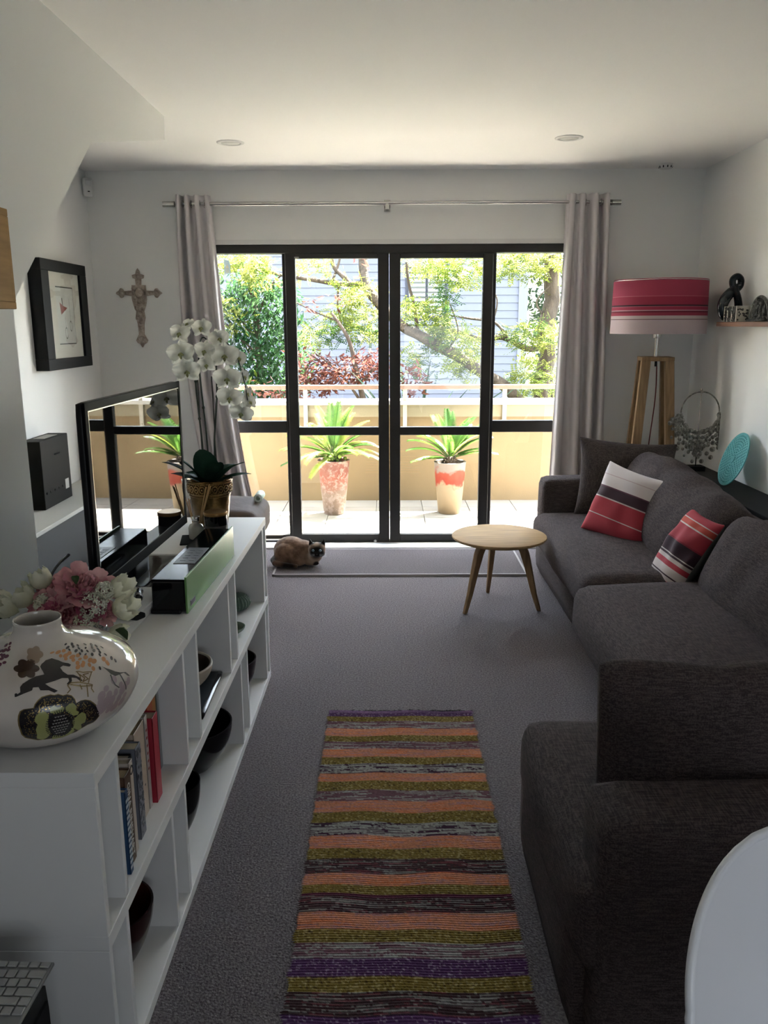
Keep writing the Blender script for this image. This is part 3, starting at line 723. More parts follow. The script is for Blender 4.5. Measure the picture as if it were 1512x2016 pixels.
# ---- white moulded chair in the near corner
chair_m = mat('white_polypropylene', (.80, .81, .85), .35, bump=.03, bscale=200)
t = thing('shell_chair', 'white moulded plastic shell chair in the near right corner', 'chair', (.665, .79, 0), radians(26)); t.scale = (.965, .965, .965)
def shell(u, v):
    # u across (-1..1), v from front lip of the seat over the hip to the top of the back
    u = 2*u-1
    if v < .5:
        s = v/.5; y = -.24+.40*s; z = .435-.03*sin(pi*s)+.02*(1-s)**3; w = .215-.025*s+.02*sin(pi*s); lift = .055*u*u*(.4+.6*s)
        return (u*w, y+0*u, z+lift-.015*(1-s)**4)
    s = (v-.5)/.5; th = min(1, s/.35)
    y = .16+.075*sin(th*pi/2)+.055*s; z = .405+.05*th*th*1.0+.40*max(0, s-.02); 
    w = (.19+.08*s) if s < .5 else (.23-.012*(s-.5))
    if s > .60: w *= sqrt(max(0.0, 1-((s-.60)/.405)**2.2))*.98+.02*0
    w = max(w, .012)
    return (u*w, y-.075*(u*w/.23)**2*(1-.3*s), z+.02*u*u*(1-s))
o = obj('seat_shell', grid_surface(shell, 28, 120), chair_m, t, True, mods=[('SOLIDIFY', dict(thickness=.007, offset=0)), ('SUBSURF', dict(levels=1, render_levels=1))])
rim = []
for q in range(121): rim.append(shell(1, q/120))
for q in range(28, -1, -1): rim.append(shell(q/28, 1))
for q in range(119, -1, -1): rim.append(shell(0, q/120))
b = B(); tube(b, rim, .007, 8); obj('rolled_rim', b, chair_m, t, True)
for sx in (-1, 1):
    for sy in (-1, 1):
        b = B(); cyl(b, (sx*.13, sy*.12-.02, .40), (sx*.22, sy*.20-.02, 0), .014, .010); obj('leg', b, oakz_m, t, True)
b = B()
for sx in (-1, 1): cyl(b, (sx*.16, -.17, .25), (-sx*.16, .13, .25), .004, seg=8)
obj('brace', b, black_m, t)

# ---- leather pouf and a rolled tube beyond the shelf
t = thing('ottoman', 'brown grey leather ottoman standing behind the white shelf unit', 'ottoman', (-.98, 4.72, 0))
obj('cushion', softbox(.50, .50, .20, .055, (14, 14, 8), (.015, .015, .02), nz=.008, nscale=5, seed=6), mat('taupe_leather', (.075, .054, .046), .65, spec=.12, var=.15, vscale=10, bump=.4, bscale=50), t, True).location = (0, 0, .395)
obj('body', softbox(.46, .46, .28, .03, (8, 8, 6)), MATS['taupe_leather'], t, True).location = (0, 0, .165)
for sx in (-1, 1):
    for sy in (-1, 1):
        b = B(); cyl(b, (sx*.17, sy*.17, 0), (sx*.17, sy*.17, .04), .02); obj('foot', b, black_m, t)
t = thing('paper_roll', 'small pale green rolled tube lying at the edge of the ottoman', 'tube', (-.765, 4.80, .528))
b = B(); N_ = 24
prof = [(.012, -.06), (.024, -.06), (.026, -.057), (.026, .057), (.024, .06), (.012, .06), (.012, -.06)]
lathe(prof, 24, b); bmesh.ops.rotate(b, verts=b.verts, cent=(0, 0, 0), matrix=Matrix.Rotation(radians(90), 3, 'X'))
obj('roll', b, mat('pale_paper', (.45, .55, .45), .6), t, True, sharp=40)
b = B(); tube(b, [(.018*cos(q*pi/8), -.061, .018*sin(q*pi/8)) for q in range(16)], .003, 5, closed=True); obj('end_ring', b, white_m, t, True)

# ---- cat, loafed on the mat
t = thing('cat', 'brown pointed shorthair cat lying curled on the mat by the glass door', 'cat', (-.575, 5.13, .0135))
b = B()
for c, r in [((-.055, .01, .088), (.112, .085, .090)), ((-.075, -.025, .075), (.085, .075, .078)), ((.02, .0, .080), (.090, .072, .078)), ((.065, -.015, .066), (.060, .058, .060)),
             ((-.06, -.062, .05), (.070, .035, .052)), ((.095, -.035, .085), (.036, .034, .042)), ((.075, -.055, .03), (.050, .024, .026)), ((.10, -.062, .022), (.035, .019, .019)), ((-.01, -.07, .03), (.06, .022, .028)),
             ((.060, .018, .05), (.05, .05, .05)), ((.122, -.066, .112), (.056, .052, .049)), ((.127, -.112, .094), (.027, .020, .020)), ((.100, -.082, .098), (.028, .032, .028)), ((.150, -.086, .098), (.026, .030, .028)), ((.105, -.045, .07), (.05, .045, .05))]:
    ball(b, c, r, 20)
tube(b, [(-.15, .03, .04), (-.165, -.02, .028), (-.15, -.07, .022), (-.10, -.10, .019), (-.045, -.112, .017), (0.0, -.112, .014)], [.022, .021, .019, .018, .016, .012], 12)
for sx, tilt in ((-1, -.010), (1, .010)):
    bs_ = Vector((.122+sx*.034, -.060, .138))
    prism(b, [(-.022, -.006), (.022, -.006), (.004*sx, .050)], lambda p: (bs_.x+p[0]+tilt*(p[1]/.050), bs_.y-.008, bs_.z+p[1]), lambda p: (bs_.x+p[0]*.8+tilt*(p[1]/.050), bs_.y+.012, bs_.z+p[1]*.9))
cm = bpy.data.materials.new('cat_fur'); cm.use_nodes = True; n = cm.node_tree.nodes; L = cm.node_tree.links; bsd = n['Principled BSDF']; bsd.inputs['Roughness'].default_value = .9; bsd.inputs['Specular IOR Level'].default_value = .1; bsd.inputs['Sheen Weight'].default_value = .3
tc = n.new('ShaderNodeTexCoord')
def dist_mask(c, r0, r1):
    d = n.new('ShaderNodeVectorMath'); d.operation = 'DISTANCE'; L.new(tc.outputs['Object'], d.inputs[0]); d.inputs[1].default_value = c
    mr = n.new('ShaderNodeMapRange'); mr.inputs[1].default_value = r0; mr.inputs[2].default_value = r1; mr.inputs[3].default_value = 1; mr.inputs[4].default_value = 0; L.new(d.outputs['Value'], mr.inputs[0]); return mr.outputs[0]
nz_ = n.new('ShaderNodeTexNoise'); nz_.inputs['Scale'].default_value = 30; L.new(tc.outputs['Object'], nz_.inputs[0])
r_ = n.new('ShaderNodeValToRGB'); r_.color_ramp.elements[0].color = (.11, .062, .038, 1); r_.color_ramp.elements[1].color = (.25, .155, .10, 1); r_.color_ramp.elements[0].position = .3; r_.color_ramp.elements[1].position = .7; L.new(nz_.outputs[0], r_.inputs[0])
cur = r_.outputs[0]
for c, a, e_, col in (((.075, -.06, .03), .05, .10, (.22, .14, .09)), ((.10, -.09, .06), .03, .06, (.34, .25, .18)), ((.126, -.120, .096), .040, .066, (.012, .008, .007)), ((.122, -.095, .165), .012, .030, (.30, .21, .14)), ((.084, -.062, .170), .026, .036, (.016, .010, .008)), ((.160, -.062, .170), .026, .036, (.016, .010, .008)), ((-.06, -.125, .01), .03, .075, (.02, .013, .01)), ((-.175, -.03, .02), .03, .07, (.02, .013, .01)), ((.12, -.085, .012), .02, .03, (.018, .012, .01))):
    mx = n.new('ShaderNodeMix'); mx.data_type = 'RGBA'; L.new(dist_mask(c, a, e_), mx.inputs[0]); L.new(cur, mx.inputs[6]); mx.inputs[7].default_value = (*col, 1); cur = mx.outputs[2]
L.new(cur, bsd.inputs['Base Color'])
t2 = n.new('ShaderNodeTexNoise'); t2.inputs['Scale'].default_value = 250; L.new(tc.outputs['Object'], t2.inputs[0]); bp = n.new('ShaderNodeBump'); bp.inputs['Strength'].default_value = .4; bp.inputs['Distance'].default_value = .004; L.new(t2.outputs[0], bp.inputs['Height']); L.new(bp.outputs[0], bsd.inputs['Normal'])
obj('body', b, cm, t, True, mods=[('REMESH', dict(mode='VOXEL', voxel_size=.0035)), ('SMOOTH', dict(iterations=6, factor=.5))])
for sx in (-1, 1):
    b = B(); ball(b, (.124+sx*.0225, -.1125, .118), (.0085, .006, .0085), 12); e_ = obj('eye', b, mat('cat_eye', (.30, .40, .46), .1), t, True)
    b = B(); ball(b, (.124+sx*.0225, -.1183, .118), (.0028, .0014, .0060), 8); obj('pupil', b, black_m, e_, True)
b = B(); ball(b, (.127, -.1318, .099), (.006, .003, .004), 8); obj('nose', b, mat('cat_nose', (.015, .01, .01), .4), t, True)
b = B(); rn = random.Random(3)
for sx in (-1, 1):
    for q in range(4): tube(b, [(.127+sx*.014, -.127, .090+.002*q), (.127+sx*.06, -.132, .090+.007*q-.008)], [.0005, .0002], 4)
obj('whiskers', b, mat('whisker_white', (.6, .6, .58), .5), t)
# ================================================================== white shelf unit and what stands on and in it
SX, SY, ZT, ZM = -.537, 1.355, .725, .378
sh = thing('shelf_unit', 'long low white two-tier open shelf unit along the left side', 'shelf', (SX, SY, 0), -.0077)
LEN, DEP = 2.05, .49
obj('top_board', bx(-DEP, 0, 0, LEN, ZT-.03, ZT), white_m, sh, mods=BEV(.0015))
obj('middle_board', bx(-DEP, 0, .001, LEN-.001, ZM-.033, ZM), white_m, sh, mods=BEV(.0015))
obj('bottom_board', bx(-DEP, 0, 0, LEN, 0, .03), white_m, sh, mods=BEV(.0015))
obj('back_panel', bx(-DEP, -DEP+.008, .01, LEN-.01, .03, ZT-.03), white_m, sh)
TH = .017
for y in (0, .110, .635, .78, 1.225, 1.345, 1.955, LEN-TH): obj('upright', bx(-DEP+.008, -.001, y, y+TH, ZM, ZT-.03), white_m, sh, mods=BEV(.001, 1))
for y in (0, .10, .45, .575, 1.385, 1.51, 1.955, LEN-TH): obj('upright', bx(-DEP+.008, -.001, y, y+TH, .03, ZM-.033), white_m, sh, mods=BEV(.001, 1))
b = B()
for z in (.08, .14, .20, .26, .31, .43, .49, .55, .61, .66):
    for y in (LEN,): cyl(b, (-.035, y-.002, z), (-.035, y+.0015, z), .004, seg=8)
pe = obj('peg_holes', b, blackmatt_m, sh)
MO = {'horse':[(-1.445,.3036),(-1.451,.3091),(-1.436,.311),(-1.419,.3086),(-1.394,.3125),(-1.406,.3242),(-1.383,.3314),(-1.312,.3398),(-1.234,.3458),(-1.129,.3477),(-1.142,.3561),(-1.175,.371),(-1.15,.3785),(-1.072,.3878),(-.96,.3902),(-.873,.3797),(-.826,.3696),(-.76,.3624),(-.745,.3566),(-.78,.3528),(-.854,.3605),(-.903,.3571),(-.893,.3449),(-.855,.3343),(-.792,.3307),(-.746,.3213),(-.729,.3113),(-.753,.3105),(-.782,.3213),(-.829,.3254),(-.841,.3177),(-.895,.3091),(-.906,.3144),(-.87,.3194),(-.867,.3264),(-.933,.33),(-1.024,.3273),(-1.132,.3249),(-1.079,.3141),(-1.015,.3041),(-1.051,.3017),(-1.103,.3084),(-1.187,.3115),(-1.205,.3197),(-1.264,.3204),(-1.273,.3141),(-1.33,.3103),(-1.376,.3072),(-1.432,.3033)],'flower_back':[(-1.323,.2069),(-1.367,.2117),(-1.391,.2222),(-1.394,.2359),(-1.4,.2469),(-1.4,.2575),(-1.393,.2666),(-1.376,.2745),(-1.341,.2777),(-1.302,.2779),(-1.255,.2781),(-1.24,.2851),(-1.212,.2916),(-1.174,.2969),(-1.128,.2981),(-1.091,.2985),(-1.055,.2961),(-1.018,.2966),(-.976,.2918),(-.937,.2921),(-.896,.2875),(-.873,.2786),(-.867,.2705),(-.825,.2729),(-.777,.2719),(-.73,.2671),(-.696,.2594),(-.662,.2493),(-.649,.2405),(-.625,.2318),(-.631,.2215),(-.655,.2138),(-.684,.2097),(-.751,.2093),(-.812,.2047),(-.871,.1982),(-.994,.1963),(-1.132,.1968),(-1.255,.199)],'petals':[[(-1.13,.2609),(-1.16,.2695),(-1.211,.2695),(-1.252,.2616),(-1.262,.2522),(-1.239,.2436),(-1.262,.2321),(-1.258,.2169),(-1.27,.2047),(-1.218,.197),(-1.168,.2023),(-1.128,.2124),(-1.146,.2407)],[(-1.115,.2642),(-1.117,.2736),(-1.078,.2774),(-1.046,.2724),(-1.01,.2726),(-.981,.2693),(-.99,.2621),(-1.061,.2599)],[(-.973,.2611),(-.972,.2688),(-.928,.2741),(-.891,.2729),(-.865,.2645),(-.875,.2575),(-.847,.2515),(-.863,.246),(-.905,.2467)],[(-.858,.2457),(-.82,.2493),(-.786,.2436),(-.773,.2328),(-.782,.2198),(-.822,.2177),(-.806,.2042),(-.842,.2014),(-.899,.2129),(-.916,.2364)],[(-1.123,.1925),(-1.111,.205),(-1.034,.2088),(-.96,.2184),(-.901,.2162),(-.884,.2023),(-.932,.1942),(-1.011,.1896)]],'centre':[(-.892,.2258),(-.907,.222),(-.892,.2143),(-.907,.2112),(-.905,.2047),(-.919,.2021),(-.93,.1985),(-.943,.1954),(-.963,.1951),(-.975,.1898),(-1.001,.1951),(-1.015,.1891),(-1.039,.198),(-1.059,.1944),(-1.075,.2009),(-1.097,.2006),(-1.11,.2062),(-1.128,.2095),(-1.14,.2145),(-1.149,.2198),(-1.162,.2249),(-1.16,.2309),(-1.173,.2345),(-1.161,.2388),(-1.175,.2431),(-1.158,.2462),(-1.167,.2513),(-1.151,.2537),(-1.149,.2575),(-1.135,.2594),(-1.124,.2618),(-1.111,.264),(-1.093,.2642),(-1.08,.2666),(-1.061,.2647),(-1.045,.2671),(-1.029,.263),(-1.009,.2652),(-.997,.2616),(-.976,.2616),(-.966,.258),(-.949,.2561),(-.938,.2525),(-.927,.2484),(-.914,.2445),(-.914,.2402),(-.898,.2359),(-.911,.2321)],'brown_cloud':[(-1.182,.3657),(-1.188,.3621),(-1.203,.3595),(-1.223,.3576),(-1.247,.3569),(-1.242,.3528),(-1.244,.3489),(-1.252,.3456),(-1.268,.3437),(-1.288,.3432),(-1.309,.3439),(-1.332,.3458),(-1.352,.3487),(-1.368,.3465),(-1.388,.3453),(-1.41,.3451),(-1.433,.3465),(-1.454,.3494),(-1.47,.3528),(-1.48,.3566),(-1.484,.3607),(-1.512,.3621),(-1.54,.3645),(-1.564,.3677),(-1.581,.3713),(-1.585,.3749),(-1.578,.378),(-1.56,.3801),(-1.534,.3816),(-1.552,.3859),(-1.564,.3905),(-1.563,.3943),(-1.548,.3969),(-1.519,.3981),(-1.483,.3977),(-1.444,.3955),(-1.41,.3924),(-1.389,.3953),(-1.359,.3965),(-1.326,.3965),(-1.294,.3945),(-1.268,.3912),(-1.253,.3869),(-1.248,.3825),(-1.252,.3785),(-1.224,.3763),(-1.201,.3732),(-1.187,.3696)],'beige_cloud':[(-1.091,.4077),(-1.1,.4041),(-1.114,.401),(-1.133,.3989),(-1.154,.3974),(-1.171,.3962),(-1.173,.3921),(-1.18,.3885),(-1.192,.3857),(-1.207,.3835),(-1.225,.3825),(-1.244,.3833),(-1.263,.3847),(-1.282,.3873),(-1.298,.3905),(-1.314,.3914),(-1.335,.3912),(-1.357,.3917),(-1.38,.3933),(-1.401,.396),(-1.419,.3993),(-1.432,.4029),(-1.438,.4068),(-1.438,.4106),(-1.43,.4135),(-1.454,.4164),(-1.476,.4197),(-1.491,.4233),(-1.497,.4267),(-1.492,.4296),(-1.474,.4315),(-1.446,.4327),(-1.412,.4329),(-1.375,.432),(-1.35,.4322),(-1.331,.4346),(-1.303,.4361),(-1.269,.4368),(-1.234,.4365),(-1.203,.4353),(-1.178,.4327),(-1.162,.4293),(-1.156,.4257),(-1.158,.4224),(-1.138,.4205),(-1.115,.4181),(-1.098,.4154),(-1.09,.4118)],'leaf':[(-.406,.3252),(-.367,.3137),(-.301,.3),(-.247,.2928),(-.162,.2861),(-.118,.2719),(-.163,.2769),(-.199,.2873),(-.264,.2897),(-.341,.2918),(-.381,.3009)],'black':[(-.452,.4202),(-.326,.413),(-.279,.401),(-.139,.3929),(-.072,.3825),(-.058,.3725),(-.032,.3609),(-.506,.4094),(-.383,.4049),(-.355,.3924),(-.252,.3845),(-.15,.3758),(-.132,.3636),(-.536,.4003),(-.458,.3897),(-.381,.3825),(-.313,.3744),(-.217,.3665),(-.185,.3554),(-.467,.3777),(-.409,.3689),(-.328,.3607),(-.25,.3497),(-.173,.3427),(-.169,.3283),(-.165,.3189),(-.445,.3228)],'orange':[(-.898,.4082),(-.777,.4046),(-.652,.4037),(-.79,.3907),(-.704,.3873),(-.607,.3905),(-.748,.3777),(-.629,.377),(-.527,.3751),(-.661,.3674),(-.563,.3633),(-.462,.3619),(-.644,.3557),(-.565,.3511),(-.454,.3497),(-.606,.3458),(-.527,.3398),(-.424,.3432),(-.681,.3453),(-.523,.3283),(-.288,.3276),(-.279,.3365),(-.297,.3237)],'wine':[(-2.109,.4063),(-2.164,.419),(-2.065,.4226),(-2.26,.4382),(-1.917,.4049),(-1.962,.3962),(-1.82,.3869),(-1.875,.3787),(-2.356,.4305),(-2.244,.4152),(-2.143,.4298),(-2.022,.4056)],'mauve':[(-.515,.2777),(-.589,.2673),(-.497,.2621),(-.405,.2606),(-.305,.2563),(-.382,.2861),(-.611,.257),(-.542,.2513),(-.465,.2489),(-.362,.2438),(-.26,.2409),(-.563,.2397),(-.487,.2364),(-.402,.2342),(-.302,.2292),(-.597,.2337),(-.506,.2275),(-.42,.2263),(-.242,.2613),(-.17,.2657),(-.313,.2695),(-.634,.2457),(-.643,.2333)],'chair':[[(-.748,.3353),(-.718,.3348),(-.673,.329),(-.617,.3261),(-.566,.3221)],[(-.735,.3333),(-.73,.3228),(-.76,.3074)],[(-.58,.3218),(-.634,.3129),(-.681,.3026)],[(-.728,.3276),(-.694,.3151),(-.736,.3081),(-.662,.3101),(-.69,.3237),(-.619,.3223)],[(-.864,.3144),(-.777,.3098),(-.685,.3007),(-.65,.2964)],[(-.864,.3144),(-.904,.3098),(-.887,.3007),(-.929,.2952)],[(-.777,.3045),(-.775,.2942)],[(-.709,.3002),(-.726,.287),(-.737,.276)],[(-.65,.2964),(-.676,.2899),(-.664,.2805)],[(-.873,.3101),(-.772,.3012),(-.654,.2945)]],'twig':[[(-.388,.2993),(-.404,.288),(-.394,.2762),(-.35,.2664)],[(-.268,.2923),(-.261,.2779),(-.242,.2613),(-.242,.2527)]]}
# ---- big decorated vase
VP = [(0, 0), (.10, 0), (.118, .004), (.150, .022), (.178, .048), (.196, .080), (.2005, .105), (.196, .130), (.180, .153), (.150, .173), (.115, .187), (.085, .196), (.066, .204), (.056, .213), (.050, .224), (.0485, .236), (.0495, .243)]
vs_ = [0]
for a, c in zip(VP, VP[1:]): vs_.append(vs_[-1]+math.hypot(c[0]-a[0], c[1]-a[1]))
def vprof(s):
    s = max(0, min(vs_[-1]-1e-6, s))
    i = max(k for k in range(len(vs_)) if vs_[k] <= s); i = min(i, len(VP)-2)
    # smooth (catmull) through the profile so that decals and body share one surface
    p0, p1, p2, p3 = VP[max(i-1, 0)], VP[i], VP[i+1], VP[min(i+2, len(VP)-1)]
    t = (s-vs_[i])/(vs_[i+1]-vs_[i])
    if i < 2: return tuple(p1[k]+(p2[k]-p1[k])*t for k in (0, 1))
    return tuple(.5*((2*p1[k])+(p2[k]-p0[k])*t+(2*p0[k]-5*p1[k]+4*p2[k]-p3[k])*t*t+(p3[k]-3*p2[k]+3*p1[k]-p0[k])*t**3) for k in (0, 1))
t = thing('vase', 'big squat glazed vase with horse and flower decoration on the near shelf end', 'vase', (-.70, 1.55, ZT)); t.scale = (.93, .93, .93)
outer = [vprof(vs_[-1]*k/110) for k in range(111)]
inner = [(.0495-.001, .2455), (.046, .245), (.0435, .236), (.045, .222), (.055, .206), (.10, .185), (.16, .155), (.185, .11), (.15, .04), (0, .02)]
glaze = mat('cream_glaze', (.60, .545, .49), .12, coat=.6, var=.04, vscale=6)
obj('body', lathe([(0, 0)]+outer[1:]+inner, 128), glaze, t, True, sharp=60)
def vpt(th, s, off=.0004):
    r, z = vprof(s); r2, z2 = vprof(s+.002); d = Vector((r2-r, z2-z)); d.normalize() if d.length > 0 else None
    r += d.y*off; z += -d.x*off
    return Vector((r*cos(th), r*sin(th), z))
def decal(name, polys, m, off=.0005, cell=.006):
    b = B()
    for pl in polys:
        if len(pl) < 3: continue
        ts = sum(p[1] for p in pl)/len(pl); rs = vprof(ts)[0]
        v2 = [b.verts.new((p[0]*rs, p[1], 0)) for p in pl]; e2 = []
        for i in range(len(v2)):
            try: e2.append(b.edges.new((v2[i], v2[(i+1) % len(v2)])))
            except ValueError: pass
        g = bmesh.ops.triangle_fill(b, edges=e2, use_beauty=True)
        fs = [f for f in g['geom'] if isinstance(f, bmesh.types.BMFace)]
        for it in range(5):
            es = list({e for f in fs if f.is_valid for e in f.edges if e.calc_length() > cell})
            if not es: break
            before = set(v2)
            r = bmesh.ops.subdivide_edges(b, edges=es, cuts=1, use_grid_fill=False)
            r2 = bmesh.ops.triangulate(b, faces=[f for f in b.faces if len(f.verts) > 3])
            fs = [f for f in b.faces if all(not v.tag for v in f.verts)]
        for v in b.verts:
            if not v.tag: v.co = vpt(v.co.x/rs, v.co.y, off); v.tag = True
    return obj(name, b, m, t, True)
def strokes(name, lines, m, w=.0012, off=.0007):
    b = B()
    for ln in lines:
        P_ = []
        for a, c in zip(ln, ln[1:]):
            for k in range(6): P_.append((a[0]+(c[0]-a[0])*k/6, a[1]+(c[1]-a[1])*k/6))
        P_.append(ln[-1])
        tube(b, [vpt(p[0], p[1], off) for p in P_], w, 5)
    o = obj(name, b, m, t, True)
    if len(lines) > 10: o['kind'] = 'stuff'
    return o
def dots(name, pts, m, a=.0065, c=.0042, off=.0005, rot=.4):
    b = B()
    for i, (th, s) in enumerate(pts):
        r = vprof(s)[0]; k_ = .75+.5*((i*37) % 10)/10; ro = rot+((i*53) % 10)/12
        ring = []
        for q in range(12):
            x, y = a*k_*cos(q*pi/6), c*k_*sin(q*pi/6); x, y = x*cos(ro)-y*sin(ro), x*sin(ro)+y*cos(ro)
            ring.append(b.verts.new(vpt(th+x/r, s+y, off)))
        cc = b.verts.new(vpt(th, s, off+.0001))
        for q in range(12): b.faces.new((cc, ring[q], ring[(q+1) % 12]))
    o = obj(name, b, m, t, True); o['kind'] = 'stuff' if len(pts) > 1 else 'thing'; return o
ink = mat('ink_black', (.016, .013, .014), .25, coat=.5); dkbr = mat('ink_brown', (.045, .024, .018), .25, coat=.5); lime = mat('lime_enamel', (.33, .34, .12), .2, coat=.5)
gold = mat('gold_lustre', (.42, .30, .12), .22, metal=.7); bei = mat('beige_enamel', (.34, .26, .19), .25, coat=.4)
def grow(pl, k):
    cx = sum(p[0] for p in pl)/len(pl); cy = sum(p[1] for p in pl)/len(pl); return [(cx+(p[0]-cx)*k, cy+(p[1]-cy)*k) for p in pl]
decal('horse_motif', [MO['horse']], ink)
decal('flower_border', [grow(MO['flower_back'], 1.04)], gold, .0003); decal('flower_ground', [MO['flower_back']], ink, .0006)
decal('flower_petals', MO['petals'], lime, .0009); MO['centre'] = grow(MO['centre'], .84); decal('flower_heart', [MO['centre']], ink, .0012)
cxx = sum(p[0] for p in MO['centre'])/len(MO['centre']); cyy = sum(p[1] for p in MO['centre'])/len(MO['centre'])
rx_ = max(p[0] for p in MO['centre'])-cxx; ry_ = max(p[1] for p in MO['centre'])-cyy
sc_ = []
for j in range(-3, 4):
    for i in range(-4, 5):
        u, v = (i+.5*(j % 2))/4.6, j/4.2
        if u*u+v*v < .62: sc_.append([(cxx+(u-.07)*rx_, cyy+(v+.05)*ry_), (cxx+u*rx_, cyy+(v-.03)*ry_), (cxx+(u+.07)*rx_, cyy+(v+.05)*ry_)])
strokes('flower_scales', sc_, mat('scale_grey', (.42, .39, .36), .3), .0007, .0014)
dd = []
rn = random.Random(1)
fb = MO['flower_back']; fx0, fx1 = min(p[0] for p in fb), max(p[0] for p in fb); fy0, fy1 = min(p[1] for p in fb), max(p[1] for p in fb)
def inside(p, pl):
    c = False
    for (x1, y1), (x2, y2) in zip(pl, pl[1:]+pl[:1]):
        if (y1 > p[1]) != (y2 > p[1]) and p[0] < (x2-x1)*(p[1]-y1)/(y2-y1)+x1: c = not c
    return c
for q in range(900):
    p = (rn.uniform(fx0, fx1), rn.uniform(fy0, fy1))
    if inside(p, grow(fb, .9)) and not any(inside(p, pl) for pl in MO['petals']+[MO['centre']]): dd.append(p)
dots('flower_dots', dd[:260], gold, .0011, .0011, .0010)
spk = []
for q in range(40):
    a = q*pi/20; spk.append([(cxx+rx_*.93*cos(a), cyy+ry_*.93*sin(a)), (cxx+rx_*1.18*cos(a), cyy+ry_*1.18*sin(a))])
strokes('flower_spikes', spk, ink, .0008, .0012)
decal('brown_blossom', [MO['brown_cloud']], dkbr); decal('beige_blossom', [MO['beige_cloud']], bei)
decal('leaf_silhouette', [MO['leaf']], mat('leaf_grey', (.10, .095, .085), .2, coat=.6)); strokes('twig', MO['twig'], MATS['leaf_grey'], .0012); strokes('gilt_chair_motif', MO['chair'], gold, .0011)
dots('black_flecks', MO['black'], ink, .006, .0026); dots('orange_flecks', MO['orange'], mat('orange_enamel', (.55, .26, .11), .2, coat=.5), .0072, .0042)
dots('wine_flecks', MO['wine'], mat('wine_enamel', (.12, .02, .045), .2, coat=.5), .0045, .006); dots('mauve_flecks', MO['mauve'], mat('mauve_lustre', (.44, .35, .35), .18, coat=.6), .010, .008)
dots('dark_medallion', [(MO['flower_back'][0][0]-.62, .16)], ink, .02, .02)

# ---- white flat box under the bouquet
wbx = thing('flat_box', 'flat white lidded box under the bouquet on the shelf unit', 'box', (-.79, 2.19, ZT), radians(-2))
obj('box_base', bx(-.115, .115, -.165, .165, 0, .014), white_m, wbx, mods=BEV(.002)); obj('lid', bx(-.118, .118, -.168, .168, .0145, .032), white_m, wbx, mods=BEV(.003))
# ---- bouquet
t = thing('bouquet', 'mixed bouquet of pink roses, white tulips and white lilac behind the big vase', 'bouquet', (-.785, 1.93, ZT))
obj('bowl', lathe([(0, 0), (.05, 0), (.075, .03), (.085, .07), (.082, .07), (.072, .032), (0, .006)], 32), mat('bowl_glass_grey', (.30, .32, .32), .15), t, True)
tul = leaf_mat('tulip_white', (.72, .71, .52), (.82, .80, .68), .25, .5, 12); rose = leaf_mat('rose_pink', (.55, .22, .25), (.72, .42, .42), .25, .5, 18); deep = leaf_mat('rose_deep', (.34, .06, .12), (.52, .16, .22), .2, .5, 18)
lil = leaf_mat('lilac_white', (.70, .69, .54), (.80, .78, .68), .15, .6, 40); lf = leaf_mat('bouquet_leaf', (.05, .085, .035), (.12, .16, .08), .25, .4, 10); lfg = leaf_mat('bouquet_leaf_grey', (.14, .16, .13), (.26, .28, .24), .2, .5, 10); lfb = leaf_mat('bouquet_leaf_brown', (.10, .045, .03), (.17, .09, .05), .2, .5, 10)
def petal_cup(n, r, h, open_, rng, ruff=0, wide=False):
    b = B()
    for k in range(n):
        a0 = 2*pi*k/n+rng.uniform(-.15, .15); wd = 2*pi/n*(1.25 if wide else .95); sc_ = rng.uniform(.9, 1.08)
        def f(u, v):
            uu = 2*u-1; tip = 1-.22*abs(uu)**2.5*v+.05*sin(7*uu+k)*v; a = a0+uu*wd*.62*(sin(pi*min(.90, .18+.70*v))**.45)
            rr = r*(sin(pi*.5*min(1, v*1.6))*(1-open_*0)+open_*v*v-.12*(1-open_)*v*v)*sc_+ruff*noise.noise(Vector((u*4, v*4, k+n)))
            return (rr*cos(a), rr*sin(a), h*v*tip*sc_)
        grid_surface(f, 6, 7, b)
    return b
def flower_at(o, p, d): o.matrix_local = Matrix.Translation(p) @ facing(d, Vector((.3, .2, 1)))
rn = random.Random(11)
cen = Vector((0, 0, .10))
for p, r, hh, op in (((-.065, .0, .175), .030, .058, .1), ((-.095, -.03, .14), .030, .055, .35), ((-.125, -.055, .125), .026, .052, .3), ((.120, .0, .15), .032, .062, .25), ((.128, -.02, .11), .033, .062, .3), ((.118, -.045, .055), .026, .05, .4), ((-.15, -.02, .13), .026, .05, .3)):
    o = obj('white_tulip', petal_cup(6, r, hh, op-.25, rn, .004, True), tul, t, True); flower_at(o, Vector(p)-(Vector(p)-cen).normalized()*.02, Vector(p)-cen+Vector((0, 0, .05)))
for p, s, mm in (((-.01, -.02, .165), 1.05, rose), ((.048, -.01, .175), 1.2, rose), ((.03, -.065, .13), .9, deep), ((-.045, -.06, .135), .8, rose), ((-.03, -.085, .10), .75, deep), ((.075, -.05, .14), .7, deep), ((.005, -.08, .125), .75, rose), ((.105, -.035, .115), .55, rose)):
    b = B()
    for k, (n_, r, op) in enumerate(((4, .008, .1), (6, .015, .25), (8, .021, .45), (9, .027, .7), (10, .032, 1.0))):
        b2 = petal_cup(n_, r*s, (.033-.0035*k)*s, op, rn, .007*s); me = bpy.data.meshes.new('tmp'); b2.to_mesh(me); b2.free(); b.from_mesh(me); bpy.data.meshes.remove(me)
    o = obj('pink_rose', b, mm, t, True); flower_at(o, Vector(p)-(Vector(p)-cen).normalized()*.015, Vector(p)-cen+Vector((0, -.03, .03)))
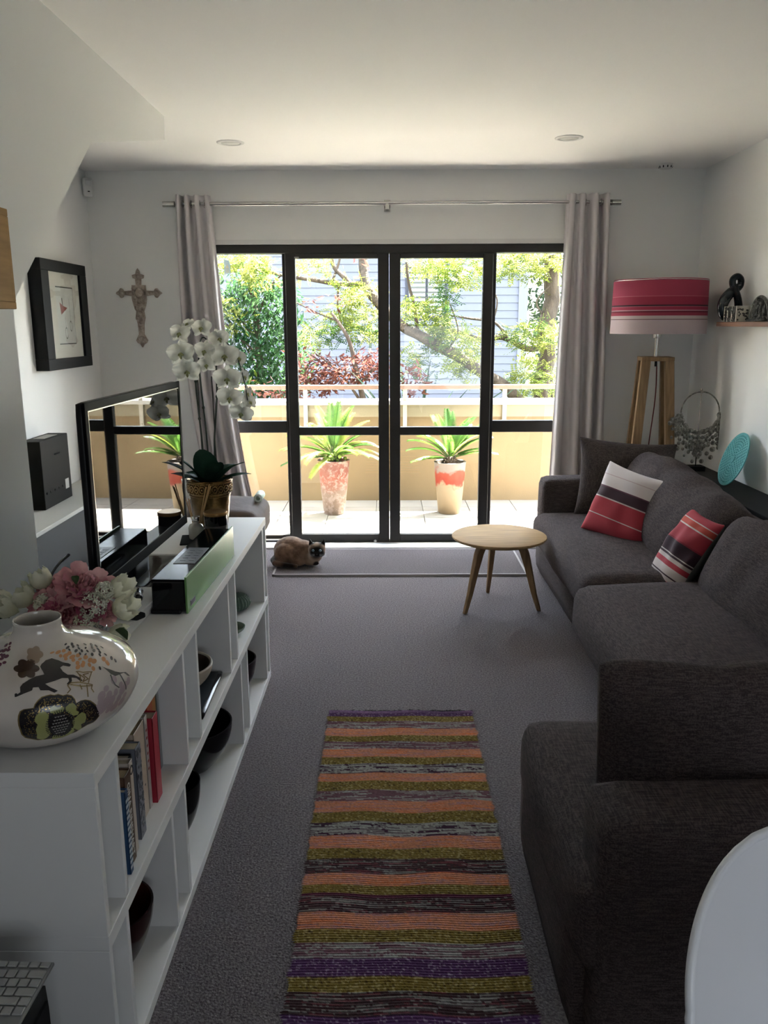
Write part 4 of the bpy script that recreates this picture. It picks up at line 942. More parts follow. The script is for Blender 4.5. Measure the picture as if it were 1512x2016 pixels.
for p, r in (((.055, -.075, .085), .036), ((.07, -.045, .135), .034), ((-.01, -.095, .085), .028), ((-.085, -.06, .085), .030), ((-.06, -.085, .055), .034), ((.025, -.11, .06), .024), ((-.05, -.04, .14), .022), ((.095, -.02, .165), .022), ((-.02, -.10, .035), .03)):
    b = B()
    for q in range(210):
        d = Vector((rn.gauss(0, 1), rn.gauss(0, 1), rn.gauss(0, 1))).normalized(); c = Vector(p)+d*r*rn.uniform(.80, 1.12)
        if rn.random() < .55:
            Mx = Matrix.Translation(c) @ facing(d)
            for k in range(4):
                a = k*pi/2+q; v = [b.verts.new(Mx @ Vector(w)) for w in ((0, 0, 0), (.0055*cos(a-.45), .0055*sin(a-.45), .001), (.0075*cos(a), .0075*sin(a), .0005), (.0055*cos(a+.45), .0055*sin(a+.45), .001))]; b.faces.new(v)
        else: bmesh.ops.create_icosphere(b, subdivisions=1, radius=rn.uniform(.0024, .0042), matrix=Matrix.Translation(c))
    o = obj('lilac_cluster', b, lil, t); o['kind'] = 'stuff'
def leaf_mesh(L, w, bend, fold=.25, n=7, tip=1.0, rnd=.8):
    b = B()
    def f(u, v):
        x = 2*u-1; ww = w*(sin(pi*min(.999, max(.02, v**tip*.97+.02)))**rnd); a = bend*v
        y = L*(sin(a)/bend if abs(bend) > 1e-3 else v)*1.0; z = -L*(1-cos(a))/bend if abs(bend) > 1e-3 else 0
        return (x*ww/2, y, z+abs(x)*ww*fold)
    return grid_surface(f, 4, n, b)
for k, (p, d, L, w, mm) in enumerate((((.05, -.09, .06), (.3, -.9, -.55), .075, .045, lfg), ((.075, -.085, .05), (.5, -.7, -.5), .07, .05, lf), ((.10, -.06, .06), (.8, -.5, -.5), .07, .042, lfb), ((.09, -.08, .04), (.6, -.6, -.6), .065, .045, lfb), ((.02, -.1, .05), (-.1, -1, -.5), .06, .04, lfg), ((-.02, -.1, .05), (-.3, -1, -.3), .06, .045, lfg),
        ((-.09, -.08, .07), (-.8, -.6, -.25), .08, .045, lf), ((-.12, -.05, .06), (-.9, -.4, -.4), .08, .045, lf), ((-.07, -.10, .045), (-.4, -.9, -.5), .08, .04, lf), ((.03, -.03, .185), (.1, -.3, .8), .045, .018, lf), ((.11, -.03, .075), (.9, -.3, -.2), .05, .035, lf), ((-.14, -.03, .10), (-.9, -.3, .1), .06, .04, lf))):
    o = obj('leaf', leaf_mesh(L, w, .8), mm, t, True)
    y = Vector(d).normalized(); z = Vector((0, 0, 1))-y*y.z; z = z.normalized() if z.length > .01 else Vector((0, 1, 0)); x = y.cross(z)
    o.matrix_local = Matrix.Translation(p) @ Matrix((x, y, z)).transposed().to_4x4()
b = B()
for q in range(14):
    a = rn.uniform(0, 2*pi); tube(b, [(.02*cos(a), .02*sin(a), .01), (.05*cos(a), .05*sin(a)-.01, .08), (.085*cos(a), .055*sin(a)-.03, .12)], .0025, 5)
obj('stem', b, lf, t, True)

# ---- television on its stand, set slightly askew
t = thing('television', 'flat screen television with black bezel standing on the shelf unit', 'television', (-.760, 2.525, ZT), radians(-2.0))
WT, HT = .43, .259; zc_ = .086+HT
obj('casing', softbox(.022, 2*WT, 2*HT, .008, (4, 24, 14)), black_m, t, True).location = (-.0125, 0, zc_)
obj('rear_housing', softbox(.04, .56, .32, .018, (4, 12, 8)), black_m, t, True).location = (-.04, .03, zc_-.03)
bz = B(); w_ = .022
box(bz, -.002, .004, -WT, WT, zc_+HT-w_, zc_+HT); box(bz, -.002, .004, -WT, WT, zc_-HT, zc_-HT+.034); box(bz, -.002, .004, -WT, -WT+w_, zc_-HT, zc_+HT); box(bz, -.002, .004, WT-w_, WT, zc_-HT, zc_+HT)
obj('bezel', bz, mat('piano_black', (.006, .006, .007), .5, spec=.03), t, mods=BEV(.002))
sl = B(); box(sl, .0035, .0046, -WT+w_-.004, WT-w_+.004, zc_+HT-w_-.003, zc_+HT-w_); box(sl, .0035, .0046, -WT+w_-.003, -WT+w_, zc_-HT+.034, zc_+HT-w_); obj('inner_trim', sl, steel_m, t)
obj('screen', bx(-.001, .0022, -WT+w_, WT-w_, zc_-HT+.034, zc_+HT-w_), mat('screen_glass', (.004, .004, .0045), .015, spec=1.0), t)
obj('stand_neck', softbox(.05, .16, .20, .012, (4, 6, 4)), black_m, t, True).location = (-.05, 0, .11)
obj('stand_foot', softbox(.15, .40, .014, .006, (8, 14, 3)), gloss_m, t, True).location = (-.045, .06, .0075)
# ---- black and green glass-fronted media dock in front of it
t = thing('media_dock', 'glossy black audio dock with a green glass front on the shelf edge', 'audio dock', (-.615, 2.205, ZT), radians(-2.0))
obj('body', bx(-.052, .044, 0, .60, .006, .096), gloss_m, t, mods=BEV(.005))
obj('foot', bx(-.056, .03, -.006, .60, 0, .012), black_m, t, mods=BEV(.004))
obj('top_plate', bx(-.050, .044, .004, .597, .096, .100), mat('dock_top', (.004, .004, .005), .10, spec=.06), t, mods=BEV(.001))
green = mat('green_glass', (.15, .30, .10), .25, spec=.2)
obj('front_panel', bx(.044, .050, -.001, .602, .001, .108), green, t, mods=BEV(.0012))
bd = obj('badge', bx(.050, .0512, .03, .075, .016, .027), black_m, t)
obj('badge_rim', bx(.0498, .0508, .027, .078, .0135, .0295), mat('badge_grey', (.12, .14, .10), .3, metal=.6), bd)
cp = obj('control_panel', bx(-.035, .03, .16, .34, .100, .1015), mat('panel_black', (.012, .012, .013), .35), t, mods=BEV(.001))
for q in range(5): obj('button', bx(-.022, -.005, .19+q*.028, .205+q*.028, .1015, .1022), mat('button_grey', (.05, .05, .05), .4), cp)
for q in range(5): obj('button', bx(.005, .02, .19+q*.028, .205+q*.028, .1015, .1022), MATS['button_grey'], cp)
# ---- cables on the top
for k, (y, dz, lb) in enumerate(((2.33, .0, 'black cable on the shelf top, lying closest to the bouquet'), (2.44, .0, 'black cable on the shelf top, middle one of three behind the dock'), (2.54, 0, 'black cable on the shelf top, lying closest to the orchid pot'))):
    t = thing('cable', lb, 'cable', (-.70, y, ZT)); b = B()
    tube(b, catmull([(-.15, -.05-.01*k, .0037), (-.08, -.02, .0037), (-.03, -.01, .0037), (.0, .004, .0037), (.012, .004+.01*(k-1), .0037), (.026, .006, .0037)], 8), .0035 if k != 1 else .0045, 8); obj('lead', b, black_m, t, True)
    b = B(); cyl(b, (-.185, -.06-.01*k, .005), (-.148, -.05-.01*k, .005), .0045); obj('plug', b, black_m, t, True)
# grey cable running down behind the set
t = thing('power_cord', 'thin grey power cord hanging behind the near edge of the television', 'cable', (-.93, 2.12, ZT)); b = B()
tube(b, catmull([(-.02, -.14, .0), (-.01, -.10, .03), (.005, -.03, .10), (.02, .04, .15), (.035, .10, .17)], 8), .004, 8); obj('lead', b, mat('grey_cord', (.22, .22, .22), .5), t, True)
# ---- pen case and remote on the flat box
t = thing('spectacle_case', 'small dark tubular case lying on the flat white box', 'case', (-.715, 2.245, ZT+.0325), radians(15))
b = B(); lathe([(0, -.048), (.009, -.046), (.0115, -.038), (.0115, .036), (.009, .046), (0, .048)], 20, b); bmesh.ops.rotate(b, verts=b.verts, cent=(0, 0, 0), matrix=Matrix.Rotation(radians(90), 3, 'X'))
o = obj('barrel', b, mat('gunmetal', (.035, .034, .033), .25, metal=.7), t, True); o.location = (0, 0, .0115)
b = B()
for y in (-.03, -.018, .03): tube(b, [(.012*cos(q*pi/8), y, .0115+.012*sin(q*pi/8)) for q in range(16)], .0012, 5, closed=True)
obj('ring', b, steel_m, t, True)
t = thing('remote_control', 'black wedge-shaped remote control by the bouquet on the flat white box', 'remote control', (-.705, 2.095, ZT+.0325), radians(62))
obj('body', softbox(.036, .11, .016, .005, (6, 12, 4)), blackmatt_m, t, True).location = (0, 0, .008)
b = B()
for q in range(6):
    for s in (-1, 0, 1): box(b, s*.009-.003, s*.009+.003, -.04+q*.014, -.034+q*.014, .0155, .0172)
obj('keypad', b, black_m, t)

# ---- reed diffuser on a small dark tray
t = thing('coaster', 'thin dark square tray under the reed diffuser', 'tray', (-.735, 3.02, ZT), radians(10)); obj('plate', bx(-.05, .05, -.07, .07, 0, .006), blackmatt_m, t, mods=BEV(.002))
t = thing('reed_diffuser', 'small glass reed diffuser bottle with wooden sticks before the brass pot', 'diffuser', (-.728, 3.03, ZT+.0062))
obj('bottle', lathe([(0, 0), (.026, 0), (.029, .004), (.029, .042), (.024, .054), (.012, .06), (.011, .066), (.013, .067), (.013, .085), (.010, .085), (.010, .062), (.022, .05), (.025, .042), (.025, .005), (0, .005)], 28), mat('frosted_glass', (.34, .33, .30), .12, coat=.5), t, True, sharp=50)
obj('collar', lathe([(.0135, .068), (.015, .07), (.015, .084), (.0135, .086)], 24), steel_m, t, True)
reed = mat('reed_wood', (.42, .25, .11), .7)
for k, (dx, dy, hz) in enumerate(((.054, .02, .205), (.048, -.01, .20), (.060, .01, .20), (-.035, .0, .165), (-.028, .02, .15))):
    b = B(); cyl(b, (0, 0, .01), (dx, dy, hz), .0022, seg=7); obj('reed', b, reed, t, True)
# ---- candle jars
def candle(label, x, y, h, r):
    t = thing('candle_jar', label, 'candle', (x, y, ZT))
    obj('jar', lathe([(0, 0), (r*.95, 0), (r, .004), (r, h), (r*.94, h), (r*.94, .006), (0, .006)], 36), gloss_m, t, True, sharp=40)
    obj('lid', lathe([(0, h), (r*1.03, h), (r*1.04, h+.003), (r*1.04, h+.010), (r*1.0, h+.013), (0, h+.0135)], 36), mat('bronze_lid', (.30, .17, .06), .3, metal=.8), t, True, sharp=40)
    obj('label', lathe([(r+.0004, h*.3), (r+.0004, h*.62)], 36), mat('label_dark', (.03, .024, .02), .5), t, True)
candle('black candle jar with bronze lid in front of the brass orchid pot', -.652, 3.03, .098, .043)

# ---- brass pot with white orchid
t = thing('potted_orchid', 'white moth orchid in an embossed brass pot at the far shelf end', 'plant', (-.722, 3.275, ZT))
brass = mat('aged_brass', (.17, .105, .042), .26, metal=.9, var=.5, vscale=12, bump=.25, bscale=50)
obj('pot', lathe([(0, 0), (.062, 0), (.066, .004), (.070, .03), (.080, .12), (.083, .135), (.086, .14), (.088, .18), (.092, .186), (.093, .192), (.090, .194), (.086, .186), (.078, .13), (.064, .02), (0, .012)], 56), brass, t, True, sharp=60)
b = B()
for q in range(22):
    a = 2*pi*q/22; Mx = Matrix.Rotation(a, 4, 'Z') @ Matrix.Translation((.0875, 0, .160)) @ Matrix.Rotation(pi/2, 4, 'Y')
    tube(b, [Mx @ Vector((.013*cos(k*pi/6), .010*sin(k*pi/6), 0)) for k in range(12)], .0042, 6, closed=True); ball(b, Mx @ Vector((0, 0, 0)), .0058, 8)
    ball(b, Mx @ Vector((-.016, .0125, 0)), .0035, 6); ball(b, Mx @ Vector((.016, .0125, 0)), .0035, 6)
for z, r in ((.140, .0865), (.182, .0905), (.128, .082)): tube(b, [(r*cos(q*pi/28), r*sin(q*pi/28), z) for q in range(56)], .0022, 6, closed=True)
pp_ = obj('embossed_band', b, brass, t, True)
obj('compost', lathe([(.080, .165), (.05, .172), (0, .175)], 24), mat('bark_mix', (.03, .02, .014), .9, bump=1, bscale=60, bdist=.01), t, True)
ol = leaf_mat('orchid_leaf', (.010, .028, .018), (.022, .05, .03), .12, .25, 8)
for (az, L, w, el, bend) in ((200, .16, .062, 62, .5), (340, .17, .066, 55, .7), (60, .15, .06, 50, .9), (140, .14, .055, 40, .9), (20, .15, .05, 30, .6), (265, .16, .085, 78, .3), (300, .15, .06, 60, .5), (185, .13, .05, 35, .6), (240, .13, .055, 45, .8)):
    o = obj('leaf', leaf_mesh(L*1.05, w*1.25, bend, .10, 10, 1.0, .5), ol, t, True)
    a, e_ = radians(az), radians(el); y = Vector((cos(a)*cos(e_), sin(a)*cos(e_), sin(e_))); z = Vector((0, 0, 1))-y*y.z; z.normalize(); x = y.cross(z)
    o.matrix_local = Matrix.Translation((.02*cos(a), .02*sin(a), .165)) @ Matrix((x, y, z)).transposed().to_4x4()
stem_m = mat('orchid_stem', (.022, .034, .02), .5)
stems = [[(-.02, 0, .16), (-.022, 0, .34), (-.032, -.005, .52), (-.035, -.01, .63), (-.05, -.03, .70), (-.085, -.05, .71), (-.10, -.055, .68)],
         [(.0, .01, .16), (-.006, .012, .38), (-.018, .015, .56), (-.02, .01, .68), (.0, -.02, .745), (.025, -.035, .74), (.04, -.04, .68)],
         [(.025, .0, .16), (.028, .0, .34), (.045, .005, .52), (.05, .0, .64), (.065, -.02, .73), (.10, -.03, .73), (.14, -.035, .67), (.165, -.035, .57), (.175, -.03, .47)]]
for P_ in stems:
    b = B(); q = catmull(P_, 8); tube(b, q, [.0042-.0022*i/len(q) for i in range(len(q))], 8)
    for i in (len(q)//4, len(q)//2-4): ball(b, q[i], (.0062, .0062, .008), 8)
    obj('flower_stem', b, stem_m, t, True)
b = B()
for x, y in ((-.024, .004), (.032, .004)): cyl(b, (x, y, .16), (x-.004, y, .60), .0022, seg=6)
obj('support_stick', b, mat('stick_dark', (.03, .025, .02), .7), t, True)
op_ = leaf_mat('orchid_petal', (.66, .66, .60), (.76, .76, .70), .35, .4, 30)
def orchid_flower():
    b = B()
    def petal(ang, L, w, lift, cupv, zoff=0):
        def f(u, v):
            x = 2*u-1; ww = w*(sin(pi*min(.995, .06+.90*v**.8))**.62); r = L*v
            px, py = x*ww/2*(1-.15*v), r
            z = lift*v*v+cupv*x*x*ww+zoff+.0015*sin(6*x+5*v)
            return (px*cos(ang)-py*sin(ang), px*sin(ang)+py*cos(ang), z)
        grid_surface(f, 8, 8, b)
    for a in (0, radians(128), radians(-128)): petal(a, .037, .030, -.004, .05)
    for a in (radians(72), radians(-72)): petal(a, .041, .050, .003, .06, .002)
    bmesh.ops.recalc_face_normals(b, faces=b.faces)
    me = bpy.data.meshes.new('orchid_flower'); b.to_mesh(me); b.free(); me.materials.append(op_)
    for p in me.polygons: p.use_smooth = True
    b = B(); ball(b, (0, -.001, .006), (.004, .005, .005), 8); 
    for s in (-1, 1): ball(b, (s*.005, -.003, .007), (.0028, .0045, .0045), 8, Matrix.Rotation(s*.5, 4, 'Z'))
    tube(b, [(0, -.005, .006), (0, -.010, .010), (0, -.015, .008)], [.003, .0038, .0015], 8)
    l = bpy.data.meshes.new('lip'); b.to_mesh(l); b.free(); l.materials.append(mat('orchid_lip', (.46, .47, .22), .5, vcol=(.20, .20, .07), vscale=160))
    for p in l.polygons: p.use_smooth = True
    return me, l
fm_, lm_ = orchid_flower()
rn = random.Random(21)
# (x, z) offsets from the pot, facing, size
fl = [(-.072, .765, -.05, -.35, .25, 1.0), (-.070, .69, -.06, -.10, .1, 1.22), (-.052, .622, -.06, .15, 0, 1.18), (.012, .785, -.05, -.30, .3, .95), (.022, .70, -.06, -.35, .05, 1.0), (.026, .648, -.06, -.30, -.1, .85), (.072, .745, -.04, .55, .25, .95),
      (.098, .682, -.07, .10, .05, 1.22), (.105, .595, -.07, -.05, 0, 1.22), (.112, .522, -.07, -.05, -.05, 1.15), (.142, .672, -.03, 1.0, .1, .9), (.158, .60, -.02, 1.3, 0, .85), (.168, .535, -.02, 1.3, -.1, .8), (.150, .462, -.06, .10, -.35, 1.05), (.178, .50, -.03, .9, .5, .8), (-.045, .80, -.03, -.6, .8, .7)]
for (x, z, y, yaw_, pit, s) in fl:
    o = bpy.data.objects.new('flower', fm_); COL.objects.link(o); o.parent = t
    d = Vector((sin(yaw_), -cos(yaw_), pit)); Mx = Matrix.Translation((x, y, z)) @ facing(d) @ Matrix.Rotation(rn.uniform(-.25, .25), 4, 'Z') @ Matrix.Scale(s*1.16, 4); o.matrix_local = Mx
    l = bpy.data.objects.new('lip', lm_); COL.objects.link(l); l.parent = o
b = B()
for p in ((.172, -.02, .45), (.178, -.025, .44)): ball(b, p, (.008, .008, .011), 10)
obj('bud', b, op_, t, True)

# ---- books in the first upper bay
def book(label, y0, y1, h, xf, d, cov, page=(.55, .47, .36), title=None, band=None, tilt=0):
    t = thing('book', label, 'book', (xf, (y0+y1)/2, ZM)); w = (y1-y0)/2
    cm_ = mat('cover_%d' % int(y0*1000), cov, .5)
    b = B(); box(b, -d, 0, -w, -w+.002, 0, h); box(b, -d, 0, w-.002, w, 0, h); box(b, -.0025, 0, -w, w, 0, h); obj('cover', b, cm_, t, mods=BEV(.0008, 1))
    obj('pages', bx(-d+.003, -.0026, -w+.002, w-.002, .003, h-.004), mat('pages_%d' % int(page[0]*100), page, .9), t)
    if band:
        for z0, z1, c, nm in band: obj('spine_band', bx(0, .0005, -w+.0005, w-.0005, z0, z1), mat(nm, c, .5), t)
    return t
dash = [(.012+q*.013, .019+q*.013, (.45, .50, .55), 'dash_white') for q in range(13)]
book('thin blue paperback with white dashes, the book nearest the shelf end', 1.538, 1.556, .195, -.549, .13, (.012, .05, .13), band=dash)
bk = book('thick brown paperback with white capital lettering down its spine', 1.561, 1.601, .215, -.556, .14, (.085, .042, .022), (.50, .38, .22))
text_mesh('spine_title', 'GINA RINEHART', .0235, mat('title_white', (.62, .60, .56), .6), bk, Matrix.Translation((.0006, .0, .105)) @ Matrix(((0, 0, 1), (0, 1, 0), (-1, 0, 0))).to_4x4())
bk = book('cream paperback with a dark letter at its head, beside the brown book', 1.605, 1.631, .222, -.560, .14, (.50, .43, .37))
text_mesh('spine_letter', 'Q', .03, black_m, bk, Matrix.Translation((.0006, 0, .20)) @ Matrix(((0, 0, 1), (0, 1, 0), (-1, 0, 0))).to_4x4())
book('slim black paperback next to the patterned blue grey book', 1.634, 1.656, .218, -.570, .14, (.006, .006, .008))
bk = book('blue grey mottled patterned paperback among the books', 1.660, 1.698, .226, -.562, .14, (.14, .15, .18)); MATS['cover_1660'] and None
rn = random.Random(14); b = B()
for q in range(80):
    y, z, r = rn.uniform(-.016, .016), rn.uniform(.006, .22), rn.uniform(.001, .0035); box(b, 0, .0004, y-r, y+r, z-r*1.4, z+r*1.4)
obj('spine_pattern', b, mat('pattern_dark', (.045, .05, .07), .5), bk)
bk = book('fat cream paperback with small dark marks on its spine', 1.704, 1.780, .238, -.578, .15, (.46, .37, .29), (.50, .42, .32)); b = B()
for q in range(14):
    y, z = rn.uniform(-.03, .03), rn.uniform(.02, .21); box(b, 0, .0004, y-.003, y+.003, z-.002, z+.002)
obj('spine_marks', b, MATS['pattern_dark'], bk)
bk = book('slim white paperback with red marks, tight beside the red book', 1.783, 1.804, .240, -.577, .15, (.58, .53, .50))
b = B()
for q in range(6): box(b, 0, .0004, -.004, .004, .10+q*.02, .106+q*.02)
obj('spine_marks', b, mat('mark_red', (.3, .03, .03), .5), bk)
book('bright red hardback standing out from the row of books', 1.809, 1.852, .225, -.566, .15, (.34, .012, .03), (.52, .42, .30))
book('tall orange red paperback just beyond the red hardback', 1.857, 1.902, .245, -.592, .15, (.50, .11, .03))
book('orange paperback with a white label on its spine', 1.906, 1.944, .240, -.597, .15, (.50, .21, .03), band=[(.08, .15, (.6, .56, .5), 'spine_label')])
book('thin olive paperback last but one in the row', 1.948, 1.962, .235, -.60, .15, (.16, .13, .06))
book('thin pale grey file at the far end of the book row', 1.966, 1.985, .275, -.60, .20, (.30, .32, .33))

# ---- bowls in the bays
def bowl(label, x, y, z, r, h, base, m, mi=None, th=.005, cat_='bowl', rim=None, flare=.5):
    t = thing('bowl', label, cat_, (x, y, z)); N_ = 14
    out_ = [(base+(r-base)*sin(pi/2*k/N_)**flare if False else base+(r-base)*(1-(1-k/N_)**(1/flare)), h*k/N_) for k in range(N_+1)]
    in_ = [(max(0, a-th), max(th, c)) for a, c in out_[::-1]]; in_[0] = (r-th, h)
    obj('outside', lathe([(0, 0)]+out_+[in_[0]], 48), m, t, True, sharp=50); obj('inside', lathe([in_[0]]+in_[1:]+[(0, th)], 48), mi or m, t, True)
    if rim: b = B(); tube(b, [((r-th/2)*cos(q*pi/30), (r-th/2)*sin(q*pi/30), h) for q in range(60)], th*.6, 6, closed=True); obj('rim', b, rim, t, True)
    return t
lac = mat('black_lacquer', (.005, .0045, .0045), .14, spec=.2); redl = mat('red_lacquer', (.022, .006, .006), .16, spec=.2, var=.6, vscale=9)
t = thing('serving_tray', 'flat black tray with rounded corners under the pottery bowl', 'tray', (-.675, 2.40, ZM), radians(1))
obj('board', softbox(.25, .33, .016, .007, (10, 12, 3)), lac, t, True).location = (0, 0, .0085); obj('inlay', bx(-.112, .112, -.152, .152, .0168, .0178), mat('slate_blue', (.02, .026, .032), .55, spec=.15), t); 
bowl('brown pottery bowl with a cream rim, standing on the black tray', -.672, 2.41, ZM+.0182, .118, .085, .05, mat('cream_stoneware', (.42, .37, .31), .5), mat('brown_stoneware', (.055, .035, .025), .4), .008, rim=MATS['cream_stoneware'], flare=.5)
t = thing('urchin_ornament', 'ribbed green sea urchin shaped ornament in the far upper bay', 'ornament', (-.625, 3.21, ZM)); gm = mat('green_urchin', (.085, .14, .10), .6, var=.2, vscale=30)
b = B()
def uf(u, v):
    a = 2*pi*u; p = pi*v; rr = 1+.05*abs(sin(12*a)); return (.058*rr*sin(p)*cos(a), .058*rr*sin(p)*sin(a), .036-.036*cos(p)*(1 if True else 0))
grid_surface(uf, 120, 20, b); bmesh.ops.remove_doubles(b, verts=b.verts, dist=.0004); obj('shell', b, gm, t, True)
b = B()
for k in range(24):
    for j in range(3, 17):
        a = 2*pi*(k+.5)/24; p = pi*j/20; bmesh.ops.create_icosphere(b, subdivisions=1, radius=.0024, matrix=Matrix.Translation((.060*sin(p)*cos(a), .060*sin(p)*sin(a), .036-.036*cos(p))))
o = obj('nodules', b, mat('urchin_pale', (.16, .22, .17), .6), t, True); o['kind'] = 'stuff'
bowl('small shallow green dish in the far upper bay, nearer than the urchin', -.60, 2.955, ZM, .055, .026, .03, mat('green_glaze', (.15, .21, .15), .25), None, .004, 'dish')
bowl('dark red lacquer bowl in the nearest lower bay', -.665, 1.688, .03, .105, .155, .05, redl, mat('red_lacquer_inside', (.055, .014, .010), .2, spec=.25, var=.5, vscale=12), .005, flare=.55)
bowl('tall black lacquer bowl, smaller of two in the wide lower bay', -.655, 2.225, .03, .088, .155, .05, lac, None, .004, flare=.45)
bowl('wide black lacquer bowl, larger of two in the wide lower bay', -.680, 2.583, .03, .143, .165, .06, lac, None, .005, flare=.5)
bowl('dark maroon lacquer bowl in the far lower bay', -.655, 3.14, .03, .115, .165, .05, mat('maroon_lacquer', (.016, .006, .007), .16, spec=.2), mat('maroon_inside', (.03, .009, .008), .15), .005, flare=.5)
t = thing('pebble_figure', 'small grey stone figure between the two black lacquer bowls', 'ornament', (-.66, 2.395, .03)); b = B()
ball(b, (0, 0, .05), (.022, .02, .05), 14); ball(b, (.0, -.004, .125), (.018, .017, .035), 14); ball(b, (.004, -.006, .172), (.015, .014, .018), 14); tube(b, [(.012, -.012, .10), (.024, -.022, .08), (.018, -.026, .06)], .006, 8)
obj('figure', b, mat('grey_stone', (.20, .19, .19), .5, var=.2, vscale=30), t, True, mods=[('REMESH', dict(mode='VOXEL', voxel_size=.003)), ('SMOOTH', dict(iterations=4, factor=.5))])

# ---- boxes on the ledge behind
t = thing('file_box', 'black upright electronics box with a pale top label on the ledge', 'box', (-1.868, 4.44, .567), radians(0))
obj('body', bx(-.055, .055, -.19, .19, 0, .365), mat('box_black', (.011, .0095, .008), .6, spec=.12), t, mods=BEV(.004))
obj('top_label', bx(-.03, .03, -.07, .11, .365, .3665), mat('label_paper', (.22, .21, .19), .6), t)
o = obj('side_label', bx(.055, .0562, .10, .15, .06, .115), mat('label_white', (.35, .34, .32), .6), t)
b = B()
for q in range(5): cyl(b, (.0545, -.16+q*.055, .085), (.0565, -.16+q*.055, .085), .007, seg=10)
box(b, .0545, .0565, -.02, .06, .27, .278); obj('sockets', b, gloss_m, t)
t = thing('speaker_box', 'small black box on the ledge almost hidden by the television', 'speaker', (-1.865, 5.28, .567)); obj('body', bx(-.06, .06, -.09, .09, 0, .30), blackmatt_m, t, mods=BEV(.004)); b = B()
for z in (.09, .21): tube(b, [(-.0, -.0915, z)]*1+[(.04*cos(q*pi/10), -.0915, z+.04*sin(q*pi/10)) for q in range(20)], .002, 5)
obj('cone_ring', b, gloss_m, t, True)
# ---- wooden wall box above the shelf
t = thing('wall_box', 'pale wooden box shelf fixed high on the stair wall', 'shelf', (-1.07, 1.80, 1.563))
b = B(); W_ = .37
box(b, 0, .12, -W_, W_, 0, .018); box(b, 0, .12, -W_, W_, .225, .243); box(b, 0, .12, -W_, -W_+.018, .018, .225); box(b, 0, .12, W_-.018, W_, .018, .225); obj('frame', b, mat('box_oak', (.40, .24, .10), .6, spec=.05, var=.12, vscale=5, stretch=(10, 1, 10)), t, mods=BEV(.002))
obj('front_panel', bx(.108, .1205, -W_+.0185, W_-.0185, .0185, .2245), MATS['box_oak'], t)
obj('back_panel', bx(0, .008, -W_+.018, W_-.018, .018, .225), MATS['box_oak'], t)

# ---- keyboard on a black side cabinet
t = thing('side_cabinet', 'low black cabinet at the near left corner under the keyboard', 'cabinet', (-.80, .99, 0))
obj('body', softbox(.42, .44, .41, .012, (8, 8, 8)), blackmatt_m, t, True, mods=()).location = (0, 0, .207)
obj('door', bx(.209, .214, -.20, .20, .02, .39), blackmatt_m, t)
for sx in (-1, 1):
    for sy in (-1, 1): b = B(); cyl(b, (sx*.17, sy*.18, 0), (sx*.17, sy*.18, .006), .02); obj('foot', b, black_m, t)
t = thing('keyboard', 'slim grey computer keyboard with pale keys on the black cabinet', 'keyboard', (-.735, 1.185, .4135), radians(-2))
obj('tray', bx(-.14, .14, -.125, .065, 0, .007), mat('aluminium_tray', (.26, .26, .26), .4, metal=.3), t, mods=BEV(.003))
km = mat('key_grey', (.34, .34, .33), .45); kme = {}
def key(x0, x1, y0, y1):
    w, h = round(x1-x0, 4), round(y1-y0, 4)
    if (w, h) not in kme:
        b = bx(-w/2, w/2, -h/2, h/2, 0, .004); me = bpy.data.meshes.new('key'); bmesh.ops.bevel(b, geom=b.edges[:], offset=.0012, segments=1, affect='EDGES'); b.to_mesh(me); b.free(); me.materials.append(km); kme[w, h] = me
    o = bpy.data.objects.new('key', kme[w, h]); COL.objects.link(o); o.parent = t; o.location = ((x0+x1)/2, (y0+y1)/2, .0068)
for r in range(6):
    y1 = .060-r*.0195; y0 = y1-(.0165 if r else .012); x = .136; widths = ([.0165]*14 if r in (0,) else [.028]+[.0165]*12 if r == 1 else [.0165]*13 if r == 2 else [.031]+[.0165]*11 if r == 3 else [.0165, .036]+[.0165]*10 if r == 4 else [.0165, .0165, .0165, .02, .022, .11, .022, .02, .0165])
    for w in widths:
        if x-w < -.138: break
        key(x-w, x, y0, y1); x -= w+.0028
LIME = [(-1.61, 2.2, 0.34, 0.14, 170), (-0.85, 2.17, 0.25, 0.13, 50), (-0.33, 1.88, 0.22, 0.15, 90), (-0.41, 1.62, 0.31, 0.14, 110), (0.48, 2.22, 0.32, 0.13, 90), (0.81, 2.13, 0.31, 0.18, 150), (0.29, 1.7, 0.13, 0.17, 60), (0.59, 1.56, 0.15, 0.17, 70), (0.81, 1.34, 0.31, 0.17, 110), (0.88, 1.11, 0.2, 0.11, 60), (1.58, 2.2, 0.44, 0.17, 210), (1.7, 1.43, 0.32, 0.15, 110), (1.64, 0.96, 0.26, 0.18, 90), (0.27, 1.18, 0.12, 0.13, 30), (0.91, 0.97, 0.12, 0.06, 16), (-0.84, 1.39, 0.17, 0.11, 40), (-0.24, 1.43, 0.13, 0.07, 30)]
